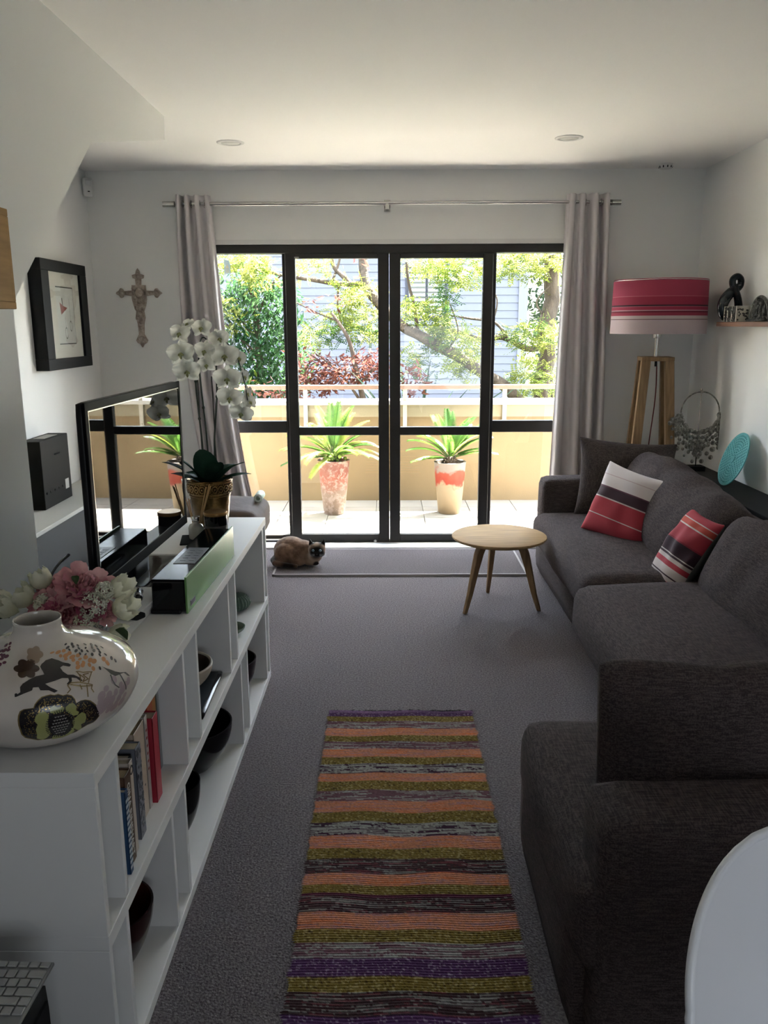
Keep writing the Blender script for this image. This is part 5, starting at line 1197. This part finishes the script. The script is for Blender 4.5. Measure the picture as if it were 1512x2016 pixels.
# ================================================================== outside
gl_ = bpy.data.objects.new('balcony_floor', None); COL.objects.link(gl_); gl_['kind'] = 'structure'; gl_.location = (0, 5.82, -.03)
tile_m = mat('terrace_tile', (.295, .270, .240), .75, spec=.1, var=.08, vscale=3, bump=.1, bscale=60)
obj('screed', bx(-4.2, 4.6, 0, 1.62, -.25, -.012), mat('grout', (0.2100, 0.1800, 0.1500), .9), gl_)
tme = bpy.data.meshes.new('tile'); b = bx(-.197, .197, -.197, .197, -.02, 0); b.to_mesh(tme); b.free(); tme.materials.append(tile_m)
for i in range(-10, 11):
    for j in range(4):
        o = bpy.data.objects.new('tile', tme); COL.objects.link(o); o.parent = gl_; o.location = (i*.4+.1, .2+j*.4, 0)
b = B(); prism(b, [(5.88, -.12), (5.88, .0), (5.78, .004), (5.78, -.12)], lambda p: (-1.24, p[0], p[1]), lambda p: (1.27, p[0], p[1])); struct('trim_4', b, mat('door_threshold', (.45, .42, .38), .5))
beige = mat('beige_render', (0.1768, 0.1275, 0.0727), .85, spec=.1, var=.05, vscale=2, bump=.25, bscale=90)
cream_ = mat('cream_render', (0.2156, 0.1838, 0.1267), .8, spec=.1, bump=.2, bscale=90)
struct('wall_balcony', bx(-4.2, 4.6, 7.3, 7.46, -.05, .84), beige)
struct('trim_5', bx(-4.2, 4.6, 7.28, 7.3, .728, .835), cream_)
struct('trim_6', bx(-4.2, 4.6, 7.245, 7.50, .835, .872), mat('cap_white', (0.4234, 0.3998, 0.3528), .7), mods=BEV(.005))
struct('roof_overhang', bx(-4.2, 4.6, 5.88, 6.62, 2.42, 2.62), wall_m)
struct('wall_side', bx(-4.35, -4.2, 5.88, 7.46, -.05, 2.42), beige)
rail_m = mat('handrail_brown', (0.2142, 0.1323, 0.1008), .5, spec=.1); post_m = mat('post_cream', (0.3780, 0.3465, 0.2835), .5, spec=.1)
t = thing('balcony_railing', 'brown handrail on slim cream posts along the balcony wall', 'railing', (0, 7.27, 0))
obj('handrail', bx(-4.0, 4.4, -.035, .03, .972, 1.010), rail_m, t, mods=BEV(.006))
for i in range(-4, 5):
    x = .152+i*.875
    p = obj('post', bx(x-.018, x+.018, -.012, .010, .60, .972), post_m, t, mods=BEV(.002)); b = B()
    for z in (.66, .78): cyl(b, (x, -.0125, z), (x, -.020, z), .007, seg=8)
    obj('bolt', b, post_m, p)
# ---- potted sago palms
fr_m = leaf_mat('cycad_leaf', (0.0336, 0.1008, 0.0184), (0.1008, 0.1882, 0.0318), .45, .3, 6); fr_y = leaf_mat('cycad_leaf_young', (0.1496, 0.2251, 0.0318), (0.2504, 0.3008, 0.0622), .5, .3, 6)
trunk_m = mat('cycad_trunk', (.06, .04, .025), .9, var=.5, vscale=50, bump=1, bscale=60, bdist=.01)
def pot_mat(name, base, spots, band):
    """glazed terracotta: cream body flaking over red, with a ragged red band under the rim"""
    K = .36; sc = lambda c: tuple(v*K for v in c); base = sc(base); spots = (spots[0], sc(spots[1])); band = [(p, sc(c)) for p, c in band]
    m = bpy.data.materials.new(name); m.use_nodes = True; n = m.node_tree.nodes; L = m.node_tree.links; bs = n['Principled BSDF']; bs.inputs['Roughness'].default_value = .6; bs.inputs['Specular IOR Level'].default_value = .1
    tc = n.new('ShaderNodeTexCoord'); sp = n.new('ShaderNodeSeparateXYZ'); L.new(tc.outputs['Object'], sp.inputs[0])
    t1 = n.new('ShaderNodeTexNoise'); t1.inputs['Scale'].default_value = 9; t1.inputs['Detail'].default_value = 6; L.new(tc.outputs['Object'], t1.inputs[0])
    t2 = n.new('ShaderNodeTexNoise'); t2.inputs['Scale'].default_value = 26; t2.inputs['Detail'].default_value = 8; t2.inputs['Roughness'].default_value = .75; L.new(tc.outputs['Object'], t2.inputs[0])
    ad = n.new('ShaderNodeMath'); ad.operation = 'MULTIPLY_ADD'; ad.inputs[1].default_value = .22; L.new(t1.outputs[0], ad.inputs[0]); L.new(sp.outputs[2], ad.inputs[2])
    r = n.new('ShaderNodeValToRGB'); r.color_ramp.interpolation = 'LINEAR'; e = r.color_ramp.elements; e[0].position = 0; e[0].color = (*base, 1); e[1].position = 1; e[1].color = (.42*K, .34*K, .30*K, 1)
    for p, c in band: k = e.new(p); k.color = (*c, 1)
    L.new(ad.outputs[0], r.inputs[0])
    r2 = n.new('ShaderNodeValToRGB'); r2.color_ramp.elements[0].position = spots[0]; r2.color_ramp.elements[1].position = spots[0]+.05; r2.color_ramp.elements[0].color = (0, 0, 0, 1); r2.color_ramp.elements[1].color = (1, 1, 1, 1); L.new(t2.outputs[0], r2.inputs[0])
    mx = n.new('ShaderNodeMix'); mx.data_type = 'RGBA'; L.new(r2.outputs[0], mx.inputs[0]); L.new(r.outputs[0], mx.inputs[6]); mx.inputs[7].default_value = (*spots[1], 1); L.new(mx.outputs[2], bs.inputs['Base Color'])
    bp = n.new('ShaderNodeBump'); bp.inputs['Strength'].default_value = .5; bp.inputs['Distance'].default_value = .006; L.new(t2.outputs[0], bp.inputs['Height']); L.new(bp.outputs[0], bs.inputs['Normal']); return m
def frond(az, el, L, droop, m, parent, base, rng):
    b = B(); n_ = 26; P_ = []; a = radians(az); e = radians(el)
    h = Vector((cos(a), sin(a), 0)); p = Vector(base); d = el
    for k in range(n_+1):
        P_.append(p.copy()); ang = radians(d-droop*(k/n_)**1.3); p = p+(h*cos(ang)+Vector((0, 0, sin(ang))))*(L/n_)
    tube(b, P_, [.006*(1-.8*k/n_) for k in range(n_+1)], 5)
    side = h.cross(Vector((0, 0, 1)))
    for k in range(5, n_+1):
        for s in (-1, 1):
            for sub in (0, .33, .67):
                f = min(1, (k+sub)/n_); ll = .088*L/.5*(sin(pi*min(.98, .12+.80*f))**.7)
                i = min(n_-1, k); c = P_[i].lerp(P_[i+1], sub) if i < n_ else P_[-1]; t_ = (P_[min(n_, i+1)]-P_[i-1]).normalized(); nn = side.cross(t_)
                dr = (side*s*.80+t_*.62+nn*.22+Vector((0, 0, rng.uniform(-.08, .08)))).normalized(); w = t_*.0024
                q = [c-w, c+dr*ll*.5-w*.9+nn*.002, c+dr*ll-Vector((0, 0, .012)), c+dr*ll*.5+w*.9+nn*.002, c+w]
                b.faces.new([b.verts.new(x) for x in q])
    return obj('frond', b, m, parent)
def cycad(label, x, y, pm, rt, rb, h, seed, young, fr):
    t = thing('potted_cycad', label, 'plant', (x, y, -.03), radians(seed*13)); rng = random.Random(seed)
    obj('pot', lathe([(0, 0), (rb-.006, 0), (rb, .008), (rb+(rt-rb)*.55, h*.5), (rt, h-.02), (rt+.003, h-.004), (rt-.004, h), (rt-.018, h-.004), (rt-.022, h-.05), (0, h-.05)], 48), pm, t, True, sharp=50)
    obj('soil', lathe([(rt-.022, h-.045), (rt*.5, h-.03), (0, h-.025)], 24), mat('potting_soil', (.05, .035, .025), .95, bump=1, bscale=70, bdist=.01), t, True)
    b = B(); ball(b, (0, 0, h-.01), (.055, .055, .05), 16)
    for k in range(40):
        a = k*2.4; z = h-.04+.075*k/40; r = .052*(1-.4*k/40); cyl(b, (r*cos(a), r*sin(a), z), (r*1.45*cos(a), r*1.45*sin(a), z+.022), .010, .004, 6)
    obj('trunk', b, trunk_m, t)
    for az, el, L, dr in fr+[(a_+16, e_-8 if e_ > 40 else e_+6, l_*.94, d_+6) for a_, e_, l_, d_ in fr[::2]]: frond(az-seed*13+rng.uniform(-5, 5), el, L, dr, fr_y if rng.random() < young else fr_m, t, (0, 0, h+.02), rng)
    if young > .2:
        b = B()
        for q in range(60): ball(b, Vector((rng.gauss(0, .05), rng.gauss(-.02, .05), h+.02+rng.uniform(-.02, .04))), rng.uniform(.008, .016), 6)
        o = obj('young_leaves', b, fr_y, t, True); o['kind'] = 'stuff'
red_p = (.42, .06, .035)
cycad('sago palm in the flaking white and red pot beside the left sliding leaf', -.452, 6.78, pot_mat('pot_flaked', (.30, .22, .17), (.50, (.46, .36, .31)), [(.30, (.33, .24, .19)), (.42, (.40, .12, .08)), (.50, (.34, .12, .09))]), .132, .088, .46, 2, .5,
      [(0, 35, .42, 60), (25, 60, .44, 45), (55, 70, .46, 30), (85, 55, .44, 40), (120, 62, .46, 35), (150, 40, .44, 55), (178, 28, .46, 50), (195, 5, .44, 30), (215, 25, .40, 75), (232, -5, .34, 45), (300, 45, .34, 60), (325, 30, .40, 60), (345, 18, .42, 45), (100, 78, .46, 20), (60, 82, .46, 12), (130, 74, .46, 25), (30, 75, .46, 25), (5, 50, .44, 50), (170, 55, .46, 45)])
cycad('sago palm in the cream pot with a ragged red band beside the right sliding leaf', .520, 6.80, pot_mat('pot_banded', (.30, .20, .10), (.66, (.22, .12, .06)), [(.16, (.44, .33, .20)), (.355, (.46, .36, .24)), (.375, red_p), (.475, (.48, .10, .06)), (.50, (.40, .34, .30))]), .132, .095, .44, 5, .12,
      [(0, 18, .40, 30), (20, 40, .42, 40), (50, 62, .42, 30), (80, 74, .42, 25), (105, 80, .42, 15), (130, 68, .42, 30), (160, 52, .42, 45), (185, 32, .38, 50), (190, 8, .34, 25), (60, 50, .40, 45), (30, 65, .42, 30), (140, 45, .40, 50), (250, 70, .30, 30), (340, 55, .36, 40), (10, 60, .42, 35)])
# ---- ground beyond
struct('ground', bx(-30, 30, 7.6, 60, -.6, -.35), mat('lawn', (0.0175, 0.0325, 0.0075), .95, var=.4, vscale=4, bump=1, bscale=40, bdist=.03))
# ---- neighbour's weatherboard house
paint = mat('lavender_grey_paint', (.128, .128, .158), .7, spec=.1, var=.03, vscale=2)
h_ = thing('neighbour_house', 'pale blue grey weatherboard house standing beyond the trees', 'house', (0, 17, -.35))
obj('wall_core', bx(-12, 2.70, .03, .6, 0, 4.4), paint, h_)
bme = bpy.data.meshes.new('weatherboard'); b = B(); prism(b, [(.03, 0), (-.020, 0), (.0, .152), (.03, .152)], lambda p: (-12, p[0], p[1]), lambda p: (2.66, p[0], p[1])); bmesh.ops.recalc_face_normals(b, faces=b.faces); b.to_mesh(bme); b.free(); bme.materials.append(paint)
for k in range(29):
    o = bpy.data.objects.new('weatherboard', bme); COL.objects.link(o); o.parent = h_; o.location = (0, 0, .05+k*.15)
obj('corner_board', bx(2.62, 2.80, -.045, .62, 0, 4.4), mat('corner_paint', (0.1425, 0.1425, 0.1671), .7, spec=.1), h_)
obj('roof', bx(-12.4, 3.3, -.6, 6, 4.4, 4.6), mat('roof_grey', (.12, .12, .13), .8), h_)
wd = obj('window', bx(.36, 1.20, -.05, .05, 1.95, 3.60), mat('window_grey', (0.0440, 0.0440, 0.0552), .6, spec=.1), h_, mods=BEV(.01))
for (x0, x1) in ((.42, .76), (.80, 1.14)):
    o = obj('pane', bx(x0, x1, -.06, -.05, 2.02, 3.52), mat('far_glass', (0.0180, 0.0216, 0.0288), .1), wd)
slat_m = mat('louvre_white', (0.2750, 0.2800, 0.2900), .6); sme = bpy.data.meshes.new('slat'); b = bx(-.16, .16, -.035, .005, -.005, .05, M=Matrix.Rotation(radians(-25), 4, 'X')); b.to_mesh(sme); b.free(); sme.materials.append(slat_m)
sm2 = sme.copy(); sm2.materials.clear(); sm2.materials.append(mat('blind_brown', (.14, .12, .10), .7))
for x in (.59, .97):
    for k in range(16):
        o = bpy.data.objects.new('slat', sme if k < 9 else sm2); COL.objects.link(o); o.parent = wd; o.location = (x, -.075, 2.05+k*.092)
obj('window_sill', bx(.28, 1.28, -.10, .0, 1.88, 1.95), MATS['corner_paint'], h_, mods=BEV(.006))
# ---- trees
bark = mat('tree_bark', (0.0663, 0.0507, 0.0390), .9, spec=.1, var=.35, vscale=14, bump=1, bscale=30, bdist=.02, stretch=(1, 1, .3)); bark2 = mat('tree_bark_light', (0.0720, 0.0570, 0.0450), .9, spec=.1, var=.35, vscale=14, bump=1, bscale=30, bdist=.02)
def limb(parent, P_, r0, r1, m=None, seed=0, seg=10):
    q = catmull(P_, 6); n_ = len(q); b = B()
    q = [v+Vector((noise.noise(v*3+Vector((seed, 0, 0))), noise.noise(v*3+Vector((0, seed, 5))), noise.noise(v*3+Vector((2, 0, seed)))))*r0*.5 for v in q]
    tube(b, q, [(r0+(r1-r0)*k/n_)*(1+.10*noise.noise(Vector((k*.7, seed, 0)))) for k in range(n_)], seg); return obj('branch', b, m or bark, parent, True)
def leaves(name, parent, m, clumps, rng, size, shape='oval', yy=0, dy=.3, hang=.3):
    """clumps: (x, z, rx, rz, count) - every leaf a small folded blade, or a feathered spray of leaflets"""
    V = []; F = []
    def blade(c, d, n, L, w):
        s = d.cross(n).normalized(); i = len(V)
        V.extend([c, c+d*L*.45+s*w-n*w*.25, c+d*L, c+d*L*.45-s*w-n*w*.25, c+d*L*.45+n*w*.15]); F.extend([(i, i+1, i+4), (i+1, i+2, i+4), (i+2, i+3, i+4), (i+3, i, i+4)])
    for (x, z, rx, rz, n_) in clumps:
        for q in range(n_):
            while True:
                u = Vector((rng.uniform(-1, 1), rng.uniform(-1, 1), rng.uniform(-1, 1)))
                if u.length < 1: break
            c = Vector((x+u.x*rx*1.1, yy+u.y*dy, z+u.z*rz*1.1))
            d = Vector((rng.gauss(0, 1), rng.gauss(0, 1), rng.gauss(-hang, .6))).normalized(); n = Vector((rng.gauss(0, .5), rng.gauss(0, .5), 1)); n = (n-d*n.dot(d)).normalized()
            if shape == 'oval': blade(c, d, n, size*rng.uniform(.7, 1.25), size*.19)
            else:
                L = size*rng.uniform(.7, 1.2); s = d.cross(n).normalized(); k_ = 6
                for k in range(k_):
                    p = c+d*L*(.15+.85*k/k_)-Vector((0, 0, .12*L*(k/k_)**2)); ll = L*.26*(1-.3*abs(k/k_-.4))
                    for sg in (-1, 1): blade(p, (s*sg+d*.35-Vector((0, 0, .15))).normalized(), n, ll, ll*.23)
                blade(c+d*L, d, n, L*.22, L*.06)
    o = raw(name, V, F, m, parent); o['kind'] = 'stuff'; return o
rng = random.Random(33)
G = -.35
lime_m = leaf_mat('lime_leaf', (0.0777, 0.1176, 0.0137), (0.1796, 0.1880, 0.0389), .55, .5, 2.2); lush = leaf_mat('green_leaf', (0.0179, 0.0504, 0.0115), (0.0504, 0.1019, 0.0231), .5, .4, 2.5); evg = leaf_mat('evergreen_leaf', (0.0084, 0.0336, 0.0126), (0.0389, 0.0819, 0.0294), .40, .25, 1.6); redl_ = leaf_mat('maple_leaf', (0.0777, 0.0210, 0.0199), (0.1323, 0.0473, 0.0315), .5, .4, 2.5)
t = thing('golden_tree', 'leaning tree with lime feathery leaves spreading across all the doors', 'tree', (1.9, 9.5, G))
off = lambda P_: [(x-1.9, y, z-G) for x, y, z in P_]
limb(t, off([(2.35, 0, G), (1.95, 0, .2), (1.467, 0, .72), (1.082, -.02, .98), (.674, -.05, 1.237), (.155, -.05, 1.519), (-.157, 0, 1.85), (-.284, .05, 2.26), (-.35, .1, 2.9)]), .075, .045, bark2, 1)
limb(t, off([(-.20, 0, 1.98), (-.411, .05, 1.965), (-.65, .05, 1.99), (-1.004, .1, 2.03), (-1.5, .2, 2.15)]), .035, .014, bark, 2)
limb(t, off([(-.40, .05, 1.96), (-.50, .08, 2.06), (-.60, .1, 2.18), (-.64, .12, 2.5)]), .032, .018, bark, 3)
limb(t, off([(-.62, .1, 2.0), (-.52, .1, 2.3), (-.50, .1, 2.8)]), .016, .010, bark, 4, 6)
limb(t, off([(.35, 0, 1.40), (.30, .02, 1.75), (.22, .05, 2.1), (.25, .1, 2.6)]), .022, .010, bark, 5, 6)
limb(t, off([(.674, 0, 1.237), (.80, .05, 1.45), (.70, .05, 1.75)]), .012, .005, bark, 6, 6)
limb(t, off([(-.55, .1, 1.98), (-.56, .1, 1.7), (-.50, .1, 1.45)]), .014, .006, bark, 7, 6)
leaves('foliage', t, lime_m, [(x-1.9, z-G, rx, rz, int(n*1.25)) for x, z, rx, rz, n in LIME], rng, .17, 'spray', 0, .45, .2)
leaves('foliage', t, lush, [(.62-1.9, 1.75-G, .14, .3, 60), (.55-1.9, 1.35-G, .2, .12, 34), (-.55-1.9, 1.45-G, .25, .14, 60), (.35-1.9, 1.1-G, .15, .1, 26), (.5-1.9, .98-G, .1, .1, 14), (1.5-1.9, 1.4-G, .2, .15, 30), (-.1-1.9, 1.4-G, .15, .15, 30)], rng, .15, 'spray', -.1, .3, .3)
t = thing('rough_barked_tree', 'thick rough dark trunk with a pale bough, half behind the right curtain', 'tree', (1.84, 9.9, G))
o = limb(t, [(.02, 0, 0), (0, 0, .8), (.02, 0, 1.5), (.06, 0, 2.3), (.05, .05, 3.4)], .105, .085, bark, 11, 16); o.name = 'trunk'
limb(t, [(0, 0, 1.62), (-.22, -.1, 1.60), (-.5, -.15, 1.72), (-.75, -.15, 1.70), (-1.1, -.15, 1.80), (-1.3, -.1, 1.84)], .042, .02, bark2, 12)
limb(t, [(-.45, -.15, 1.72), (-.6, -.1, 1.9), (-.95, -.1, 1.95), (-1.35, -.1, 2.02)], .02, .008, bark2, 13, 6); limb(t, [(-.62, -.15, 1.92), (-.58, -.15, 2.15), (-.72, -.15, 2.42)], .012, .004, bark2, 14, 6)
limb(t, [(.0, 0, 1.95), (-.12, -.1, 2.12), (.02, -.15, 2.3)], .014, .006, bark2, 15, 6)
leaves('foliage', t, lime_m, [(-.1, 3.1, .9, .5, 150), (.5, 2.4, .4, .6, 90), (.5, 1.3, .3, .6, 90)], rng, .17, 'spray', 0, .5, .2)
t = thing('evergreen_tree', 'dense dark glossy evergreen tree behind the fixed pane at the curtain', 'tree', (-1.6, 10.2, G))
o = limb(t, [(0, .1, 0), (.02, .1, 1.2), (-.05, .1, 2.6)], .06, .03, bark, 21); o.name = 'trunk'
for k in range(8): a = k*pi/4; limb(t, [(0, .1, .9+.15*k), (.3*cos(a), .1+.25*sin(a), 1.2+.16*k), (.55*cos(a), .1+.4*sin(a), 1.35+.16*k)], .02, .007, bark, 22+k, 6)
leaves('foliage', t, evg, [(-.05, 1.9, .62, .60, 1500), (-.25, 1.1, .55, .55, 900), (.28, 1.35, .32, .6, 700), (.1, 2.2, .45, .25, 350), (-.5, 1.8, .4, .7, 500), (.62, 1.5, .12, .4, 90)], rng, .105, 'oval', 0, .45, .9)
leaves('foliage', t, lime_m, [(-.25, 1.95, .25, .25, 120), (.1, 2.38, .3, .12, 80), (-.2, 1.2, .3, .15, 70)], rng, .10, 'oval', -.35, .15, .7)
t = thing('red_maple', 'low red leaved maple beyond the balcony wall', 'tree', (-.45, 9.0, G))
o = limb(t, [(.28, 0, 0), (.22, 0, .9), (.12, 0, 1.35), (.02, 0, 1.75), (-.15, .05, 2.0)], .042, .012, bark, 31); o.name = 'trunk'
limb(t, [(.2, 0, 1.0), (-.05, 0, 1.35), (-.35, .0, 1.6)], .02, .006, bark, 32, 6); limb(t, [(.15, 0, 1.25), (.4, 0, 1.5), (.6, .05, 1.6)], .018, .006, bark, 33, 6)
limb(t, [(-.05, .2, 1.9), (-.35, .2, 2.02), (-.62, .2, 2.15)], .010, .004, bark, 34, 6)
leaves('foliage', t, redl_, [(-.05, 1.40, .5, .16, 520), (-.3, 1.28, .3, .12, 260), (.28, 1.48, .25, .14, 190), (-.45, 1.55, .2, .08, 60), (.72, 1.28, .16, .18, 130), (-.25, 2.1, .35, .10, 36), (-.5, 1.15, .3, .12, 120), (.2, 2.5, .1, .1, 10), (-.9, 1.15, .2, .15, 70)], rng, .085, 'oval', 0, .3, .3)
t = thing('flax_plant', 'spiky flax plant with sword leaves beyond the balcony wall', 'plant', (.28, 9.1, G)); fx = leaf_mat('flax_leaf', (0.0231, 0.0473, 0.0336), (0.0630, 0.0861, 0.0662), .2, .3, 5); fp = leaf_mat('flax_leaf_pale', (0.1250, 0.1407, 0.1092), (0.1754, 0.1837, 0.1565), .3, .3, 5)
for k in range(24):
    az = rng.uniform(0, 2*pi); el = radians(rng.uniform(48, 86)); L = rng.uniform(1.25, 1.9); bend = rng.uniform(.2, .9) if k < 17 else rng.uniform(1.3, 1.9); az = az if k < 17 else rng.uniform(-.5, .3)
    o = obj('leaf', leaf_mesh(L, rng.uniform(.05, .075), bend, .3, 12, .6), fx if k < 17 else fp, t, True)
    y = Vector((cos(az)*cos(el), sin(az)*cos(el), sin(el))); z = Vector((0, 0, 1))-y*y.z; z.normalize(); x = y.cross(z); o.matrix_local = Matrix.Translation((.05*cos(az), .05*sin(az), .1)) @ Matrix((x, y, z)).transposed().to_4x4()
t = thing('far_tree', 'hazy green tree past the corner of the house', 'tree', (4.6, 24, G)); o = limb(t, [(0, 0, 0), (0, 0, 2), (.1, 0, 4)], .2, .1, bark, 41); o.name = 'trunk'
leaves('foliage', t, leaf_mat('far_leaf', (0.0231, 0.0473, 0.0231), (0.0630, 0.0861, 0.0431), .4, .5, 1), [(0, 1.2, 1.3, 1.5, 900), (-.3, 3.0, 1.3, 1.2, 900), (.8, 4.2, 1.5, 1.2, 700)], rng, .26, 'oval', 0, 1.0, .3)
t = thing('lime_shrub', 'bright lime shrub low at the foot of the house corner', 'shrub', (2.55, 13.0, G)); leaves('foliage', t, lime_m, [(0, .7, .5, .6, 260), (-.1, 1.4, .35, .35, 130), (.5, 1.0, .5, .8, 260)], rng, .17, 'spray', 0, .4, .2)
limb(t, [(0, 0, 0), (.03, 0, .7), (-.05, 0, 1.5)], .03, .01, bark, 51, 6)
